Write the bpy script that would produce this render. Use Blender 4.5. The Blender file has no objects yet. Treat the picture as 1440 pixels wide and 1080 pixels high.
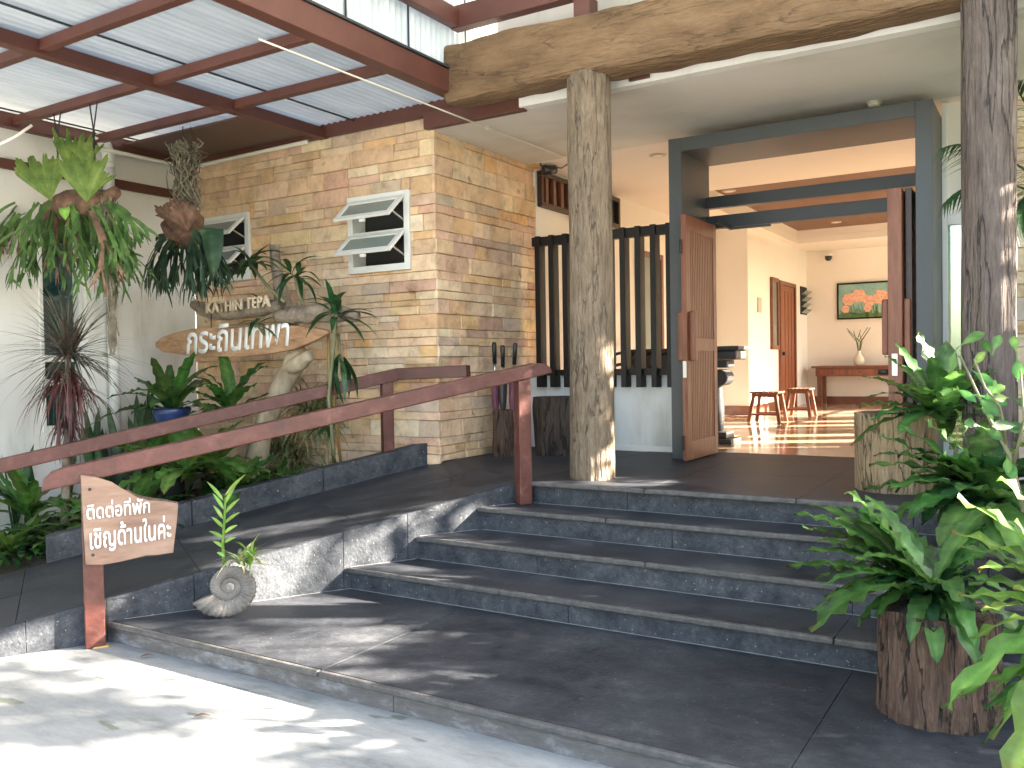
import bpy, bmesh, math, random
from mathutils import Vector, Matrix, noise
V = Vector
sc = bpy.context.scene
COL = sc.collection
# ------------------------------------------------------------------ camera
CAMLOC = V((0, 0, 1.6))
RX = V((0.84943734, 0.52742336, -0.01675709))      # image right
RDN = V((-0.00214504, -0.02830413, -0.99959706))   # image down
RF = V((-0.52768513, 0.84913101, -0.02291124))     # forward
FPX = 1230.0
cam = bpy.data.cameras.new('camera'); cam.sensor_width = 36.0; cam.lens = FPX/1440*36
cam.clip_end = 500; cam.clip_start = .05
co = bpy.data.objects.new('camera', cam); COL.objects.link(co); sc.camera = co
up = -RDN; bk = -RF
co.matrix_world = Matrix(((RX.x, up.x, bk.x, 0), (RX.y, up.y, bk.y, 0), (RX.z, up.z, bk.z, CAMLOC.z), (0, 0, 0, 1)))
# ------------------------------------------------------------------ light
SUN_AZ = V((.87, .49, 0)).normalized(); SUN_EL = math.radians(24)
world = bpy.data.worlds.new('World'); sc.world = world; world.use_nodes = True
wn = world.node_tree.nodes; wl = world.node_tree.links
sky = wn.new('ShaderNodeTexSky'); sky.sky_type = 'NISHITA'; sky.sun_disc = False
sky.sun_elevation = SUN_EL; sky.sun_rotation = math.atan2(SUN_AZ.x, SUN_AZ.y)
sky.air_density = 1.0; sky.dust_density = 2.2; sky.ozone_density = .6
wl.new(sky.outputs[0], wn['Background'].inputs[0]); wn['Background'].inputs[1].default_value = .065
sl = bpy.data.lights.new('sun', 'SUN'); sl.energy = 5.0; sl.angle = math.radians(.55); sl.color = (1, .89, .74)
so = bpy.data.objects.new('sun', sl); COL.objects.link(so); so.location = (6, 4, 8)
sdir = V((SUN_AZ.x*math.cos(SUN_EL), SUN_AZ.y*math.cos(SUN_EL), math.sin(SUN_EL)))
so.rotation_euler = sdir.to_track_quat('Z', 'Y').to_euler()
vs = sc.view_settings; vs.view_transform = 'Standard'; vs.look = 'None'; vs.exposure = 4.05; vs.gamma = 1; vs.use_curve_mapping = False
sc.cycles.use_denoising = True; sc.cycles.max_bounces = 8; sc.cycles.diffuse_bounces = 5; sc.cycles.glossy_bounces = 3; sc.cycles.transmission_bounces = 4; sc.cycles.sample_clamp_indirect = 6
sc.cycles.caustics_reflective = False; sc.cycles.caustics_refractive = False
# ------------------------------------------------------------------ helpers
def at(u, v, y):
    """point of the plane at depth y met by a measured photo position"""
    d = RX*(u-720) + RDN*(v-540) + RF*FPX
    return CAMLOC + d*(y/d.y)
def rnd(s): return random.Random(s)
class MB:
    def __init__(s): s.v = []; s.f = []; s.c = []; s.cur = None
    def add(s, vs, fs):
        n = len(s.v); s.v += [tuple(p) for p in vs]; s.f += [tuple(i+n for i in f) for f in fs]
        s.c += [s.cur or (1, 1, 1)]*len(vs); return s
    def hexa(s, p):
        return s.add(p, [(0,3,2,1),(4,5,6,7),(0,1,5,4),(1,2,6,5),(2,3,7,6),(3,0,4,7)])
    def box(s, x0, x1, y0, y1, z0, z1):
        return s.hexa([(x0,y0,z0),(x1,y0,z0),(x1,y1,z0),(x0,y1,z0),(x0,y0,z1),(x1,y0,z1),(x1,y1,z1),(x0,y1,z1)])
    def bar(s, a, b, w, h, side=None):
        """bar of width w (sideways) and height h from a to b (centre line)"""
        a = V(a); b = V(b); t = (b-a).normalized()
        sd = V(side).normalized() if side else (t.cross(V((0,0,1))).normalized() if abs(t.z) < .95 else V((1,0,0)))
        n = sd.cross(t).normalized(); sd = sd*w/2; n = n*h/2
        return s.hexa([a-sd-n, a+sd-n, a+sd+n, a-sd+n, b-sd-n, b+sd-n, b+sd+n, b-sd+n])
    def prism(s, poly, z0, z1):
        n = len(poly); f0 = z0 if isinstance(z0, (list, tuple)) else [z0]*n; f1 = z1 if isinstance(z1, (list, tuple)) else [z1]*n
        vs = [(p[0],p[1],f0[i]) for i, p in enumerate(poly)] + [(p[0],p[1],f1[i]) for i, p in enumerate(poly)]
        return s.add(vs, [tuple(range(n-1,-1,-1)), tuple(range(n,2*n))] + [(i,(i+1)%n,n+(i+1)%n,n+i) for i in range(n)])
    def tube(s, pts, r, n=8, cap=True):
        pts = [V(p) for p in pts]; m = len(pts); rs = r if isinstance(r, (list, tuple)) else [r]*m
        ref = None; vs = []
        for i, p in enumerate(pts):
            t = (pts[min(i+1,m-1)]-pts[max(i-1,0)]).normalized()
            if ref is None: ref = V((0,0,1)) if abs(t.z) < .9 else V((1,0,0))
            a = t.cross(ref).normalized(); b = a.cross(t).normalized(); ref = b
            for k in range(n):
                th = 2*math.pi*k/n; vs.append(p+(a*math.cos(th)+b*math.sin(th))*rs[i])
        fs = [(i*n+k, i*n+(k+1)%n, (i+1)*n+(k+1)%n, (i+1)*n+k) for i in range(m-1) for k in range(n)]
        if cap: fs += [tuple(range(n-1,-1,-1)), tuple((m-1)*n+k for k in range(n))]
        return s.add(vs, fs)
    def lathe(s, prof, c, n=16, cap=True):
        m = len(prof); vs = [(c[0]+r*math.cos(2*math.pi*k/n), c[1]+r*math.sin(2*math.pi*k/n), c[2]+z) for r, z in prof for k in range(n)]
        fs = [(i*n+k, i*n+(k+1)%n, (i+1)*n+(k+1)%n, (i+1)*n+k) for i in range(m-1) for k in range(n)]
        if cap: fs += [tuple(range(n-1,-1,-1)), tuple((m-1)*n+k for k in range(n))]
        return s.add(vs, fs)
    def grid(s, P, cols=None):
        nu = len(P); nv = len(P[0]); vs = [p for r in P for p in r]
        k = len(s.v); s.add(vs, [(i*nv+j, i*nv+j+1, (i+1)*nv+j+1, (i+1)*nv+j) for i in range(nu-1) for j in range(nv-1)])
        if cols: s.c[k:] = [c for r in cols for c in r]
        return s
    def obj(s, name, mat, parent=None, bevel=0, smooth=False, seg=2, **props):
        me = bpy.data.meshes.new(name); me.from_pydata(s.v, [], s.f); me.update()
        ca = me.color_attributes.new('Col', 'FLOAT_COLOR', 'POINT')
        ca.data.foreach_set('color', [x for c in s.c for x in (c[0], c[1], c[2], 1)])
        if bevel:
            bm = bmesh.new(); bm.from_mesh(me); bm.normal_update()
            ed = [e for e in bm.edges if len(e.link_faces) == 2 and e.calc_face_angle(0) > .6]
            bmesh.ops.bevel(bm, geom=ed, offset=bevel, segments=seg, affect='EDGES', profile=.5, clamp_overlap=True)
            bm.to_mesh(me); bm.free()
        if smooth: me.polygons.foreach_set('use_smooth', [True]*len(me.polygons))
        me.materials.append(mat)
        o = bpy.data.objects.new(name, me); COL.objects.link(o)
        if parent:
            o.parent = parent; o.matrix_parent_inverse = Matrix.Translation(-V(world_loc(parent)))
        for k, v in props.items(): o[k] = v
        return o
def world_loc(p):
    l = V(p.location)
    return l if p.type == 'EMPTY' else V((0, 0, 0))
def thing(name, label, cat, loc=(0,0,0), group=None, kind=None):
    o = bpy.data.objects.new(name, None); COL.objects.link(o); o.location = loc; o.empty_display_size = .1
    if label: o['label'] = label
    if cat: o['category'] = cat
    if group: o['group'] = group
    if kind: o['kind'] = kind
    return o
def tg(label, cat, group=None):
    d = dict(label=label, category=cat)
    if group: d['group'] = group
    return d
# ------------------------------------------------------------------ materials
def mat(name, cols, scale=(1,1,1), ns=5, detail=7, rough=.6, bump=.2, bs=None, bsc=None, metal=0, spec=.5, coord='Object', transl=0, attr=False, speck=None, nrough=.6, rvar=0, dist=0, hue=.5, tval=1, bd=.02, crack=None, lo=.3, span=.42):
    m = bpy.data.materials.new(name); m.use_nodes = True; nt = m.node_tree; N = nt.nodes; L = nt.links
    p = N['Principled BSDF']; out = N['Material Output']
    tc = N.new('ShaderNodeTexCoord'); mp = N.new('ShaderNodeMapping'); mp.inputs['Scale'].default_value = scale
    L.new(tc.outputs[coord], mp.inputs[0])
    nz = N.new('ShaderNodeTexNoise'); nz.inputs['Scale'].default_value = ns; nz.inputs['Detail'].default_value = detail; nz.inputs['Roughness'].default_value = nrough
    nz.inputs['Distortion'].default_value = dist
    L.new(mp.outputs[0], nz.inputs['Vector'])
    cr = N.new('ShaderNodeValToRGB'); e = cr.color_ramp.elements
    k = len(cols)
    while len(e) < k: e.new(.5)
    for i, c in enumerate(cols):
        e[i].position = lo+span*i/max(1, k-1) if k > 1 else .5; e[i].color = (*c, 1)
    L.new(nz.outputs['Fac'], cr.inputs[0]); c = cr.outputs[0]
    if speck:
        sn = N.new('ShaderNodeTexNoise'); sn.inputs['Scale'].default_value = speck[0]; sn.inputs['Detail'].default_value = 3
        L.new(mp.outputs[0], sn.inputs['Vector'])
        sr = N.new('ShaderNodeValToRGB'); sr.color_ramp.elements[0].position = speck[1]; sr.color_ramp.elements[1].position = speck[1]+.06
        L.new(sn.outputs['Fac'], sr.inputs[0])
        mx = N.new('ShaderNodeMix'); mx.data_type = 'RGBA'; L.new(sr.outputs[0], mx.inputs[0]); L.new(c, mx.inputs[6]); mx.inputs[7].default_value = (*speck[2], 1); c = mx.outputs[2]
    ck = None
    if crack:      # dark drying cracks along the grain
        cm_ = N.new('ShaderNodeMapping'); cm_.inputs['Scale'].default_value = crack[0]; L.new(tc.outputs[coord], cm_.inputs[0])
        cn_ = N.new('ShaderNodeTexNoise'); cn_.inputs['Scale'].default_value = 1; cn_.inputs['Detail'].default_value = 5; cn_.inputs['Roughness'].default_value = .55; L.new(cm_.outputs[0], cn_.inputs['Vector'])
        sb = N.new('ShaderNodeMath'); sb.operation = 'SUBTRACT'; sb.inputs[1].default_value = .5; L.new(cn_.outputs['Fac'], sb.inputs[0])
        ab = N.new('ShaderNodeMath'); ab.operation = 'ABSOLUTE'; L.new(sb.outputs[0], ab.inputs[0])
        mr_ = N.new('ShaderNodeMapRange'); mr_.inputs[1].default_value = .002; mr_.inputs[2].default_value = crack[1]; mr_.inputs[3].default_value = crack[2]; mr_.inputs[4].default_value = 1; L.new(ab.outputs[0], mr_.inputs[0])
        mx = N.new('ShaderNodeMix'); mx.data_type = 'RGBA'; mx.blend_type = 'MULTIPLY'; mx.inputs[0].default_value = 1
        L.new(c, mx.inputs[6]); L.new(mr_.outputs[0], mx.inputs[7]); c = mx.outputs[2]; ck = mr_.outputs[0]
    if attr:
        va = N.new('ShaderNodeVertexColor'); va.layer_name = 'Col'
        mx = N.new('ShaderNodeMix'); mx.data_type = 'RGBA'; mx.blend_type = 'MULTIPLY'; mx.inputs[0].default_value = 1
        L.new(c, mx.inputs[6]); L.new(va.outputs[0], mx.inputs[7]); c = mx.outputs[2]
    L.new(c, p.inputs['Base Color']); p.inputs['Roughness'].default_value = rough; p.inputs['Metallic'].default_value = metal
    p.inputs['Specular IOR Level'].default_value = spec
    if rvar:
        mr = N.new('ShaderNodeMapRange'); mr.inputs[3].default_value = rough-rvar; mr.inputs[4].default_value = rough+rvar
        L.new(nz.outputs['Fac'], mr.inputs[0]); L.new(mr.outputs[0], p.inputs['Roughness'])
    if bump:
        bn = N.new('ShaderNodeTexNoise'); bn.inputs['Scale'].default_value = bs or ns*3; bn.inputs['Detail'].default_value = 6
        if bsc:
            m2 = N.new('ShaderNodeMapping'); m2.inputs['Scale'].default_value = bsc; L.new(tc.outputs[coord], m2.inputs[0]); L.new(m2.outputs[0], bn.inputs['Vector'])
        else: L.new(mp.outputs[0], bn.inputs['Vector'])
        b = N.new('ShaderNodeBump'); b.inputs['Strength'].default_value = min(1, bump); b.inputs['Distance'].default_value = bd
        hgt = bn.outputs['Fac']
        if ck:
            ad = N.new('ShaderNodeMath'); ad.operation = 'ADD'; L.new(hgt, ad.inputs[0]); L.new(ck, ad.inputs[1]); hgt = ad.outputs[0]
        L.new(hgt, b.inputs['Height']); L.new(b.outputs[0], p.inputs['Normal'])
    if transl:
        tr = N.new('ShaderNodeBsdfTranslucent'); ms = N.new('ShaderNodeMixShader'); ms.inputs[0].default_value = transl
        hs = N.new('ShaderNodeHueSaturation'); hs.inputs['Hue'].default_value = hue; hs.inputs['Value'].default_value = tval
        L.new(c, hs.inputs['Color']); L.new(hs.outputs[0], tr.inputs[0])
        L.new(p.outputs[0], ms.inputs[1]); L.new(tr.outputs[0], ms.inputs[2]); L.new(ms.outputs[0], out.inputs[0])
    return m
def glass(name, tint=(.8,.9,.88), mixf=.35, rough=.02):
    m = bpy.data.materials.new(name); m.use_nodes = True; N = m.node_tree.nodes; L = m.node_tree.links
    N.remove(N['Principled BSDF']); t = N.new('ShaderNodeBsdfTransparent'); t.inputs[0].default_value = (*tint, 1)
    g = N.new('ShaderNodeBsdfGlossy'); g.inputs[1].default_value = rough; g.inputs[0].default_value = (.9,.95,.95,1)
    fr = N.new('ShaderNodeFresnel'); fr.inputs[0].default_value = 1.5
    ad = N.new('ShaderNodeMath'); ad.operation = 'ADD'; ad.inputs[1].default_value = mixf; ad.use_clamp = True
    L.new(fr.outputs[0], ad.inputs[0])
    ms = N.new('ShaderNodeMixShader'); L.new(ad.outputs[0], ms.inputs[0]); L.new(t.outputs[0], ms.inputs[1]); L.new(g.outputs[0], ms.inputs[2])
    L.new(ms.outputs[0], N['Material Output'].inputs[0]); return m
G = {}
G['concrete'] = mat('whitewashed_concrete', [(.14,.15,.148),(.25,.26,.258),(.32,.326,.322),(.37,.37,.36)], ns=1.3, detail=14, rough=.75, bump=.25, bs=26, nrough=.76, scale=(.8,2.4,1), lo=.33, span=.32, speck=(3.6,.64,(.145,.16,.135)))
G['earth'] = mat('garden_soil', [(.03,.022,.015),(.07,.05,.035),(.10,.08,.05)], ns=9, rough=.95, bump=.9, bs=30)
G['lawn'] = mat('far_lawn', [(.04,.06,.02),(.07,.10,.03)], ns=3, rough=.9, bump=.6)
G['slate'] = mat('honed_dark_slate', [(.014,.016,.021),(.030,.033,.040),(.048,.051,.059),(.088,.092,.10)], ns=2.0, detail=15, rough=.5, bump=.14, bs=50, nrough=.80, rvar=.12, spec=.2, lo=.36, span=.30, speck=(55,.68,(.13,.13,.135)))
G['slate_side'] = mat('rough_slate_lit_tone', [(.018,.020,.025),(.040,.044,.052),(.064,.069,.078),(.125,.13,.138)], ns=6, detail=15, rough=.66, bump=.3, bs=50, nrough=.82, spec=.22, lo=.36, span=.30, speck=(60,.67,(.22,.22,.22)))  # light on upright faces is put into this lighter slate
G['lime'] = mat('slate_with_lime_bloom', [(.07,.068,.066),(.12,.11,.105),(.30,.31,.33)], ns=5, detail=12, rough=.75, bump=.25, bs=50, nrough=.72, scale=(1,1,2.6))
G['white'] = mat('white_render', [(.58,.565,.52),(.70,.69,.655),(.76,.75,.72),(.78,.77,.745)], ns=1.6, rough=.8, bump=.10, bs=30, scale=(1.6,1.6,.45), detail=11, lo=.33, span=.22)
G['cream'] = mat('cream_render', [(.77,.745,.70),(.82,.795,.75)], ns=1.5, rough=.8, bump=.06, bs=60)
G['peach'] = mat('peach_plaster', [(.77,.72,.66),(.81,.76,.70)], ns=1.2, rough=.85, bump=.05, bs=60)
G['soffit'] = mat('painted_soffit', [(.55,.53,.475),(.64,.62,.565),(.69,.67,.615)], ns=.8, rough=.85, bump=.08, bs=30, detail=10, lo=.34, span=.26)
G['redsteel'] = mat('red_oxide_steel', [(.072,.024,.018),(.10,.034,.025),(.125,.046,.034)], ns=2.2, rough=.5, bump=.08, bs=30, detail=9)
G['railwood'] = mat('red_stained_rail', [(.040,.011,.008),(.078,.021,.015),(.098,.029,.021),(.135,.052,.040)], ns=5, rough=.45, bump=.2, bs=20, detail=13, rvar=.12, nrough=.7, lo=.34, span=.30, speck=(16,.71,(.16,.085,.065)))
G['steelgrey'] = mat('grey_painted_steel', [(.052,.058,.063),(.062,.068,.073)], ns=2, rough=.45, bump=.03)
G['steeldark'] = mat('dark_grey_painted_steel', [(.018,.019,.021),(.024,.025,.027)], ns=2, rough=.45, bump=.03)
G['blackwood'] = mat('black_brown_slat', [(.007,.005,.0045),(.013,.009,.008)], ns=5, rough=.5, bump=.1, scale=(6,6,.7), spec=.3)
G['doorwood'] = mat('red_brown_door_wood', [(.15,.046,.020),(.225,.075,.034),(.29,.105,.052)], ns=6, rough=.42, bump=.14, scale=(7,7,.55), detail=9)
G['darkdoor'] = mat('dark_door_wood', [(.03,.013,.010),(.05,.022,.016)], ns=6, rough=.42, bump=.14, scale=(7,7,.55))  # darker brown than the other door wood
G['furn'] = mat('furniture_wood', [(.13,.042,.022),(.20,.072,.04)], ns=5, rough=.4, bump=.1, scale=(2,2,2))
G['log'] = mat('weathered_log', [(.11,.078,.050),(.19,.14,.092),(.265,.20,.138),(.37,.295,.215)], ns=8, detail=15, rough=.88, bump=1, bs=10, bsc=(5,5,.7), scale=(2.6,2.6,.7), nrough=.82, bd=.07, crack=((9,9,1.1), .009, .6))
G['nosing'] = mat('worn_slate_edge', [(.035,.034,.035),(.075,.072,.070),(.14,.13,.125)], ns=14, detail=12, rough=.6, bump=.3, bs=60, nrough=.8)
G['log2'] = mat('grey_mauve_log', [(.055,.040,.034),(.12,.092,.08),(.18,.142,.122),(.30,.25,.215)], ns=7, detail=15, rough=.88, bump=1, bs=9, bsc=(6,6,.5), scale=(3.4,3.4,.5), nrough=.8, bd=.08, crack=((8,8,.8), .014, .4))
G['beamlog'] = mat('golden_brown_log', [(.085,.046,.021),(.145,.084,.040),(.195,.118,.060),(.24,.152,.083)], ns=3, detail=13, rough=.82, bump=.9, bs=5, bsc=(1.5,8,8), scale=(.7,2.2,2.2), nrough=.7, bd=.05, crack=((.8,5,5), .006, .75))
G['palelog'] = mat('pale_cracked_log', [(.07,.045,.028),(.30,.21,.12),(.40,.30,.18),(.50,.40,.27)], ns=6, detail=14, rough=.88, bump=1, bs=8, bsc=(7,7,.8), scale=(4.5,4.5,.7), nrough=.8, bd=.06, crack=((10,10,1.6), .014, .4))
G['stump'] = mat('brown_bark_stump', [(.030,.017,.011),(.085,.048,.032),(.15,.09,.06),(.23,.16,.115)], ns=6, detail=14, rough=.88, bump=1, bs=7, bsc=(7,7,1.0), scale=(4,4,.8), nrough=.78, bd=.08, crack=((11,11,1.8), .022, .25))
G['darkstump'] = mat('dark_old_stump', [(.012,.008,.006),(.035,.02,.014),(.10,.06,.04)], ns=6, detail=11, rough=.7, bump=1, bs=6, bsc=(10,10,1.2), scale=(8,8,.7), nrough=.7, crack=((12,12,2), .04, .2))
G['drift'] = mat('pale_driftwood', [(.22,.16,.10),(.40,.32,.22),(.52,.44,.32)], ns=4, detail=10, rough=.75, bump=.5, bs=7, scale=(2,2,1))
G['barkgrey'] = mat('grey_rough_bark', [(.12,.09,.065),(.24,.19,.145),(.34,.285,.22)], ns=8, detail=12, rough=.85, bump=.9, bs=18, bd=.04)
G['plank'] = mat('orange_brown_plank', [(.15,.075,.038),(.32,.17,.085),(.42,.255,.145),(.50,.35,.23)], ns=2.4, detail=12, rough=.6, bump=.2, bs=6, scale=(.8,3,3.5), nrough=.7, lo=.36, span=.3)
G['board'] = mat('brown_sign_board', [(.17,.095,.065),(.25,.155,.11),(.33,.22,.165)], ns=2.2, detail=11, rough=.6, bump=.2, bs=8, scale=(1.5,1.5,6))
G['bark'] = mat('dark_bark_edge', [(.05,.035,.025),(.12,.085,.06)], ns=14, rough=.9, bump=1, bs=30)
G['paint'] = mat('white_letter_paint', [(.78,.78,.75),(.84,.84,.81)], ns=6, rough=.5, bump=.05)
G['carved'] = mat('pale_carved_letters', [(.50,.40,.28),(.6,.5,.36)], ns=8, rough=.7, bump=.1)
G['stone'] = mat('sandstone_piece', [(.58,.54,.50),(.84,.82,.79),(1,.99,.97)], ns=5, detail=14, rough=.85, bump=.9, bs=9, nrough=.74, attr=True, lo=.34, span=.28, bd=.03, speck=(6,.69,(.46,.38,.31)))
G['mortar'] = mat('sandy_mortar', [(.44,.35,.24),(.52,.42,.30)], ns=20, rough=.9, bump=.3)
G['alu'] = mat('corrugated_sheet', [(.38,.40,.39),(.50,.515,.50),(.58,.59,.575)], ns=2.2, detail=10, rough=.5, bump=.05, scale=(3,.5,1), transl=.2, nrough=.7)
G['aluv'] = mat('upright_corrugated_sheet', [(.42,.45,.46),(.58,.61,.62),(.70,.72,.72)], ns=2.5, detail=9, rough=.5, bump=.05, scale=(3,3,.35), transl=.22)
G['lap'] = mat('dark_lap_joint', [(.02,.025,.03),(.04,.045,.05)], ns=5, rough=.6, bump=0)
G['brownpanel'] = mat('brown_panel', [(.10,.055,.04),(.125,.07,.052)], ns=1.5, rough=.55, bump=.03)
G['ceilwood'] = mat('brown_timber_ceiling', [(.13,.062,.036),(.18,.09,.055)], ns=3, rough=.5, bump=.08, scale=(.6,6,1))
G['pvc'] = mat('cream_plastic_pipe', [(.62,.59,.50),(.70,.67,.58)], ns=3, rough=.45, bump=.02)
G['pvcwhite'] = mat('white_plastic', [(.72,.72,.69),(.78,.78,.75)], ns=3, rough=.4, bump=.02)
G['yellowbox'] = mat('yellowed_plastic', [(.55,.33,.09),(.62,.40,.13)], ns=6, rough=.5, bump=.03)
G['black'] = mat('black_plastic', [(.012,.012,.013),(.02,.02,.021)], ns=6, rough=.35, bump=.03)
G['chrome'] = mat('brushed_metal', [(.55,.54,.50),(.65,.64,.60)], ns=8, rough=.3, bump=0, metal=1)
G['iron'] = mat('dark_wire', [(.03,.028,.026),(.06,.055,.05)], ns=9, rough=.55, bump=.1, metal=.6)
G['tile'] = mat('honey_polished_tile', [(.37,.25,.165),(.44,.305,.205)], ns=1.5, rough=.12, bump=.02, spec=.6)
G['graystone'] = mat('dark_grey_carved_stone', [(.014,.015,.017),(.032,.034,.037)], ns=8, rough=.5, bump=.2)
G['frost'] = mat('frosted_green_glass', [(.20,.245,.225),(.24,.285,.265)], ns=1, rough=.25, bump=0)
G['darkroom'] = mat('room_shade_black', [(.012,.012,.012),(.02,.02,.02)], ns=2, rough=.7, bump=0)  # black sheet colour stands in for the unlit room behind a window
G['winglass'] = mat('teal_reflection_glass', [(.012,.045,.045),(.02,.07,.065)], ns=1.5, rough=.04, bump=0, spec=1.0)  # reflected greenery and dark interior are painted into the pane colour
G['glass'] = glass('clear_glass', tint=(.50,.66,.56), mixf=.22)
G['bluepot'] = mat('blue_glazed_pot', [(.018,.035,.12),(.03,.055,.17)], ns=5, rough=.25, bump=.05)
G['shell'] = mat('grey_stone_shell', [(.075,.068,.06),(.15,.138,.124),(.21,.195,.178)], ns=9, rough=.8, bump=.4, bs=40)
G['purplecloth'] = mat('purple_umbrella_cloth', [(.12,.035,.06),(.19,.06,.10)], ns=10, rough=.7, bump=.3)
G['canvas'] = mat('painted_sky_canvas', [(.16,.33,.33),(.24,.42,.40),(.34,.48,.42)], ns=6, rough=.7, bump=.3, detail=9)
G['petal'] = mat('peach_paint', [(.62,.30,.20),(.75,.42,.30),(.8,.52,.40)], ns=16, rough=.7, bump=.4)
G['stemgreen'] = mat('green_paint', [(.07,.17,.06),(.16,.30,.10)], ns=16, rough=.7, bump=.4)
G['lampw'] = mat('downlight_trim', [(.45,.43,.38),(.5,.48,.42)], ns=3, rough=.35, bump=0)
def leafmat(n, a, b, c, rough=.42, tr=.28, bump=.12, ns=9): return mat(n, [a, b, c], ns=ns, detail=5, rough=rough, bump=bump, bs=22, transl=tr, attr=True, spec=.4, hue=.485, tval=1.8, lo=.36, span=.3, speck=(11, .735, (.11, .08, .025)))
G['fern'] = leafmat('nest_fern_leaf', (.026,.080,.018), (.052,.138,.032), (.09,.195,.048), rough=.38, tr=.34)  # green lightened to stand in for sun on the shaded foliage
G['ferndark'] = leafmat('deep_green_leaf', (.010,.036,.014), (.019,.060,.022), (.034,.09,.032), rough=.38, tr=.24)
G['fernbright'] = leafmat('bright_green_leaf', (.055,.135,.028), (.09,.19,.045), (.14,.25,.065), tr=.42)  # brighter fern green; backlight and sun on leaves are put into the colour
G['lime_leaf'] = leafmat('lime_leaf', (.10,.21,.03), (.16,.30,.05), (.22,.36,.08), tr=.4)
G['shield'] = leafmat('shield_frond', (.06,.125,.03), (.10,.185,.045), (.16,.25,.07), rough=.6, tr=.34)
G['antler'] = leafmat('antler_frond', (.035,.085,.020), (.07,.14,.035), (.11,.19,.05), rough=.5, tr=.3)
G['antlerdark'] = leafmat('blue_green_antler_frond', (.012,.034,.016), (.022,.052,.026), (.04,.08,.04), rough=.5, tr=.18)
G['dry'] = mat('dry_brown_frond', [(.06,.03,.018),(.15,.08,.05),(.24,.14,.095)], ns=10, rough=.8, bump=.6)
G['moss'] = mat('hanging_grey_moss', [(.10,.085,.06),(.19,.165,.12),(.28,.25,.19)], ns=12, rough=.95, bump=.8, bs=40)
G['purpleleaf'] = leafmat('purple_grey_leaf', (.045,.040,.035), (.085,.075,.06), (.13,.115,.09), tr=.15)
G['redleaf'] = leafmat('reddish_leaf', (.055,.022,.025), (.10,.045,.045), (.15,.075,.07), tr=.2)
G['varieg'] = leafmat('cream_edged_leaf', (.08,.14,.05), (.26,.30,.15), (.52,.52,.34), tr=.25, ns=26)
G['oliveleaf'] = leafmat('olive_leaf', (.045,.075,.018), (.085,.12,.032), (.15,.17,.06), tr=.25)
G['treeleaf'] = leafmat('tree_leaf', (.018,.05,.012), (.035,.085,.02), (.06,.12,.03), tr=.3)
G['cane'] = mat('green_orange_cane', [(.13,.15,.04),(.30,.20,.07),(.36,.17,.06)], ns=3, rough=.5, bump=.2, scale=(1,1,1.5))
G['stem'] = mat('grey_green_stem', [(.12,.13,.06),(.22,.20,.12)], ns=9, rough=.7, bump=.3)
# ------------------------------------------------------------------ ground and setting
P = .745
TZ = [.122, .265, .42, .58, P]; TY = [3.10, 4.345, 4.77, 5.175, 5.503]
RA = V((-3.989, 4.348)); RD = V((.51504, .85717)); RN = V((.85717, -.51504))
def rp(t, off=0): p = RA+RD*t+RN*off; return (p.x, p.y)
def rz(t): return P+.1745*(t-1.332)
def rampx(y): return RA.x+(y-RA.y)*RD.x/RD.y
XR = 1.9
MB().box(-160, 160, -120, 220, -.4, -.03).obj('ground', G['lawn'], kind='structure')
MB().prism([(-16, -16), (16, -16), (16, 3.112), (rampx(3.1)-.01, 3.112), rp(-3.2, -.01), rp(-3.2, -1.9), (-16, 2.0)], -.2, 0).obj('driveway', G['concrete'], kind='structure')
# garden bed behind the ramp
bed = MB()
nx, ny = 40, 34
bed.grid([[(-7.86+i*.115, 2.0+j*.125, (.10+.05*noise.noise(V((i*.3, j*.3, 1)))) + max(0, min(.42, .16*(2.0+j*.125-3.6)))) for j in range(ny)] for i in range(nx)])
for k, (x, y, z) in enumerate(bed.v):   # keep the soil behind the kerb
    off = (V((x, y))-RA).dot(RN)
    if off > -1.75:
        q = V((x, y))+RN*(-1.75-off); bed.v[k] = (q.x, q.y, z)
bed.obj('garden_bed', G['earth'], smooth=True, kind='structure')
MB().box(.35, 9, 3.13, 7.6, -.02, .09).obj('planting_strip', G['earth'], kind='structure')
# stairs
st = thing('stairs', None, None, (-2, 4.5, 0), kind='structure')
J = .0015
def slab(poly, z0, z1, name, m, par, bevel=.007): return MB().prism(poly, z0, z1).obj(name, m, par, bevel=bevel, seg=3)
seams = [-3.05, -.815, XR]
def treads(y0, y1, ztop, seams, th=.032):
    yl = [rampx(y0+0)+.002, rampx(y1)+.002]; x0 = None
    for i, xs in enumerate(seams):
        if i == 0: poly = [(yl[0], y0), (xs-J, y0), (xs-J, y1), (yl[1], y1)]
        else: poly = [(seams[i-1]+J, y0), (xs-J, y0), (xs-J, y1), (seams[i-1]+J, y1)]
        q = [(p[0]+(RD.x/RD.y*.034 if (i == 0 and k_ == 0) else 0), p[1]+(.034 if k_ < 2 else 0)) for k_, p in enumerate(poly)]
        slab(q, ztop-th, ztop, 'tread', G['slate'], st, .002)
        slab([poly[0], poly[1], (poly[1][0], y0+.033), (q[0][0], y0+.033)], ztop-th-.002, ztop+.0008, 'nosing', G['nosing'], st, .010)
def risers(y, z0, z1, seams, m):
    for i, xs in enumerate(seams):
        a = rampx(y)+.002 if i == 0 else seams[i-1]+J
        slab([(a, y), (xs-J, y), (xs-J, y+.03), (a, y+.03)], z0, z1, 'riser', m, st, .002)
treads(3.07, 4.345, TZ[0], [-3.05, -.815, XR]); risers(3.10, 0, TZ[0]-.036, [-2.6, -.5, XR], G['lime'])
sm = [[-2.35, -.45, XR], [-2.8, -.9, XR], [-2.05, -.3, XR], [-2.5, -.7, XR]]
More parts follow.
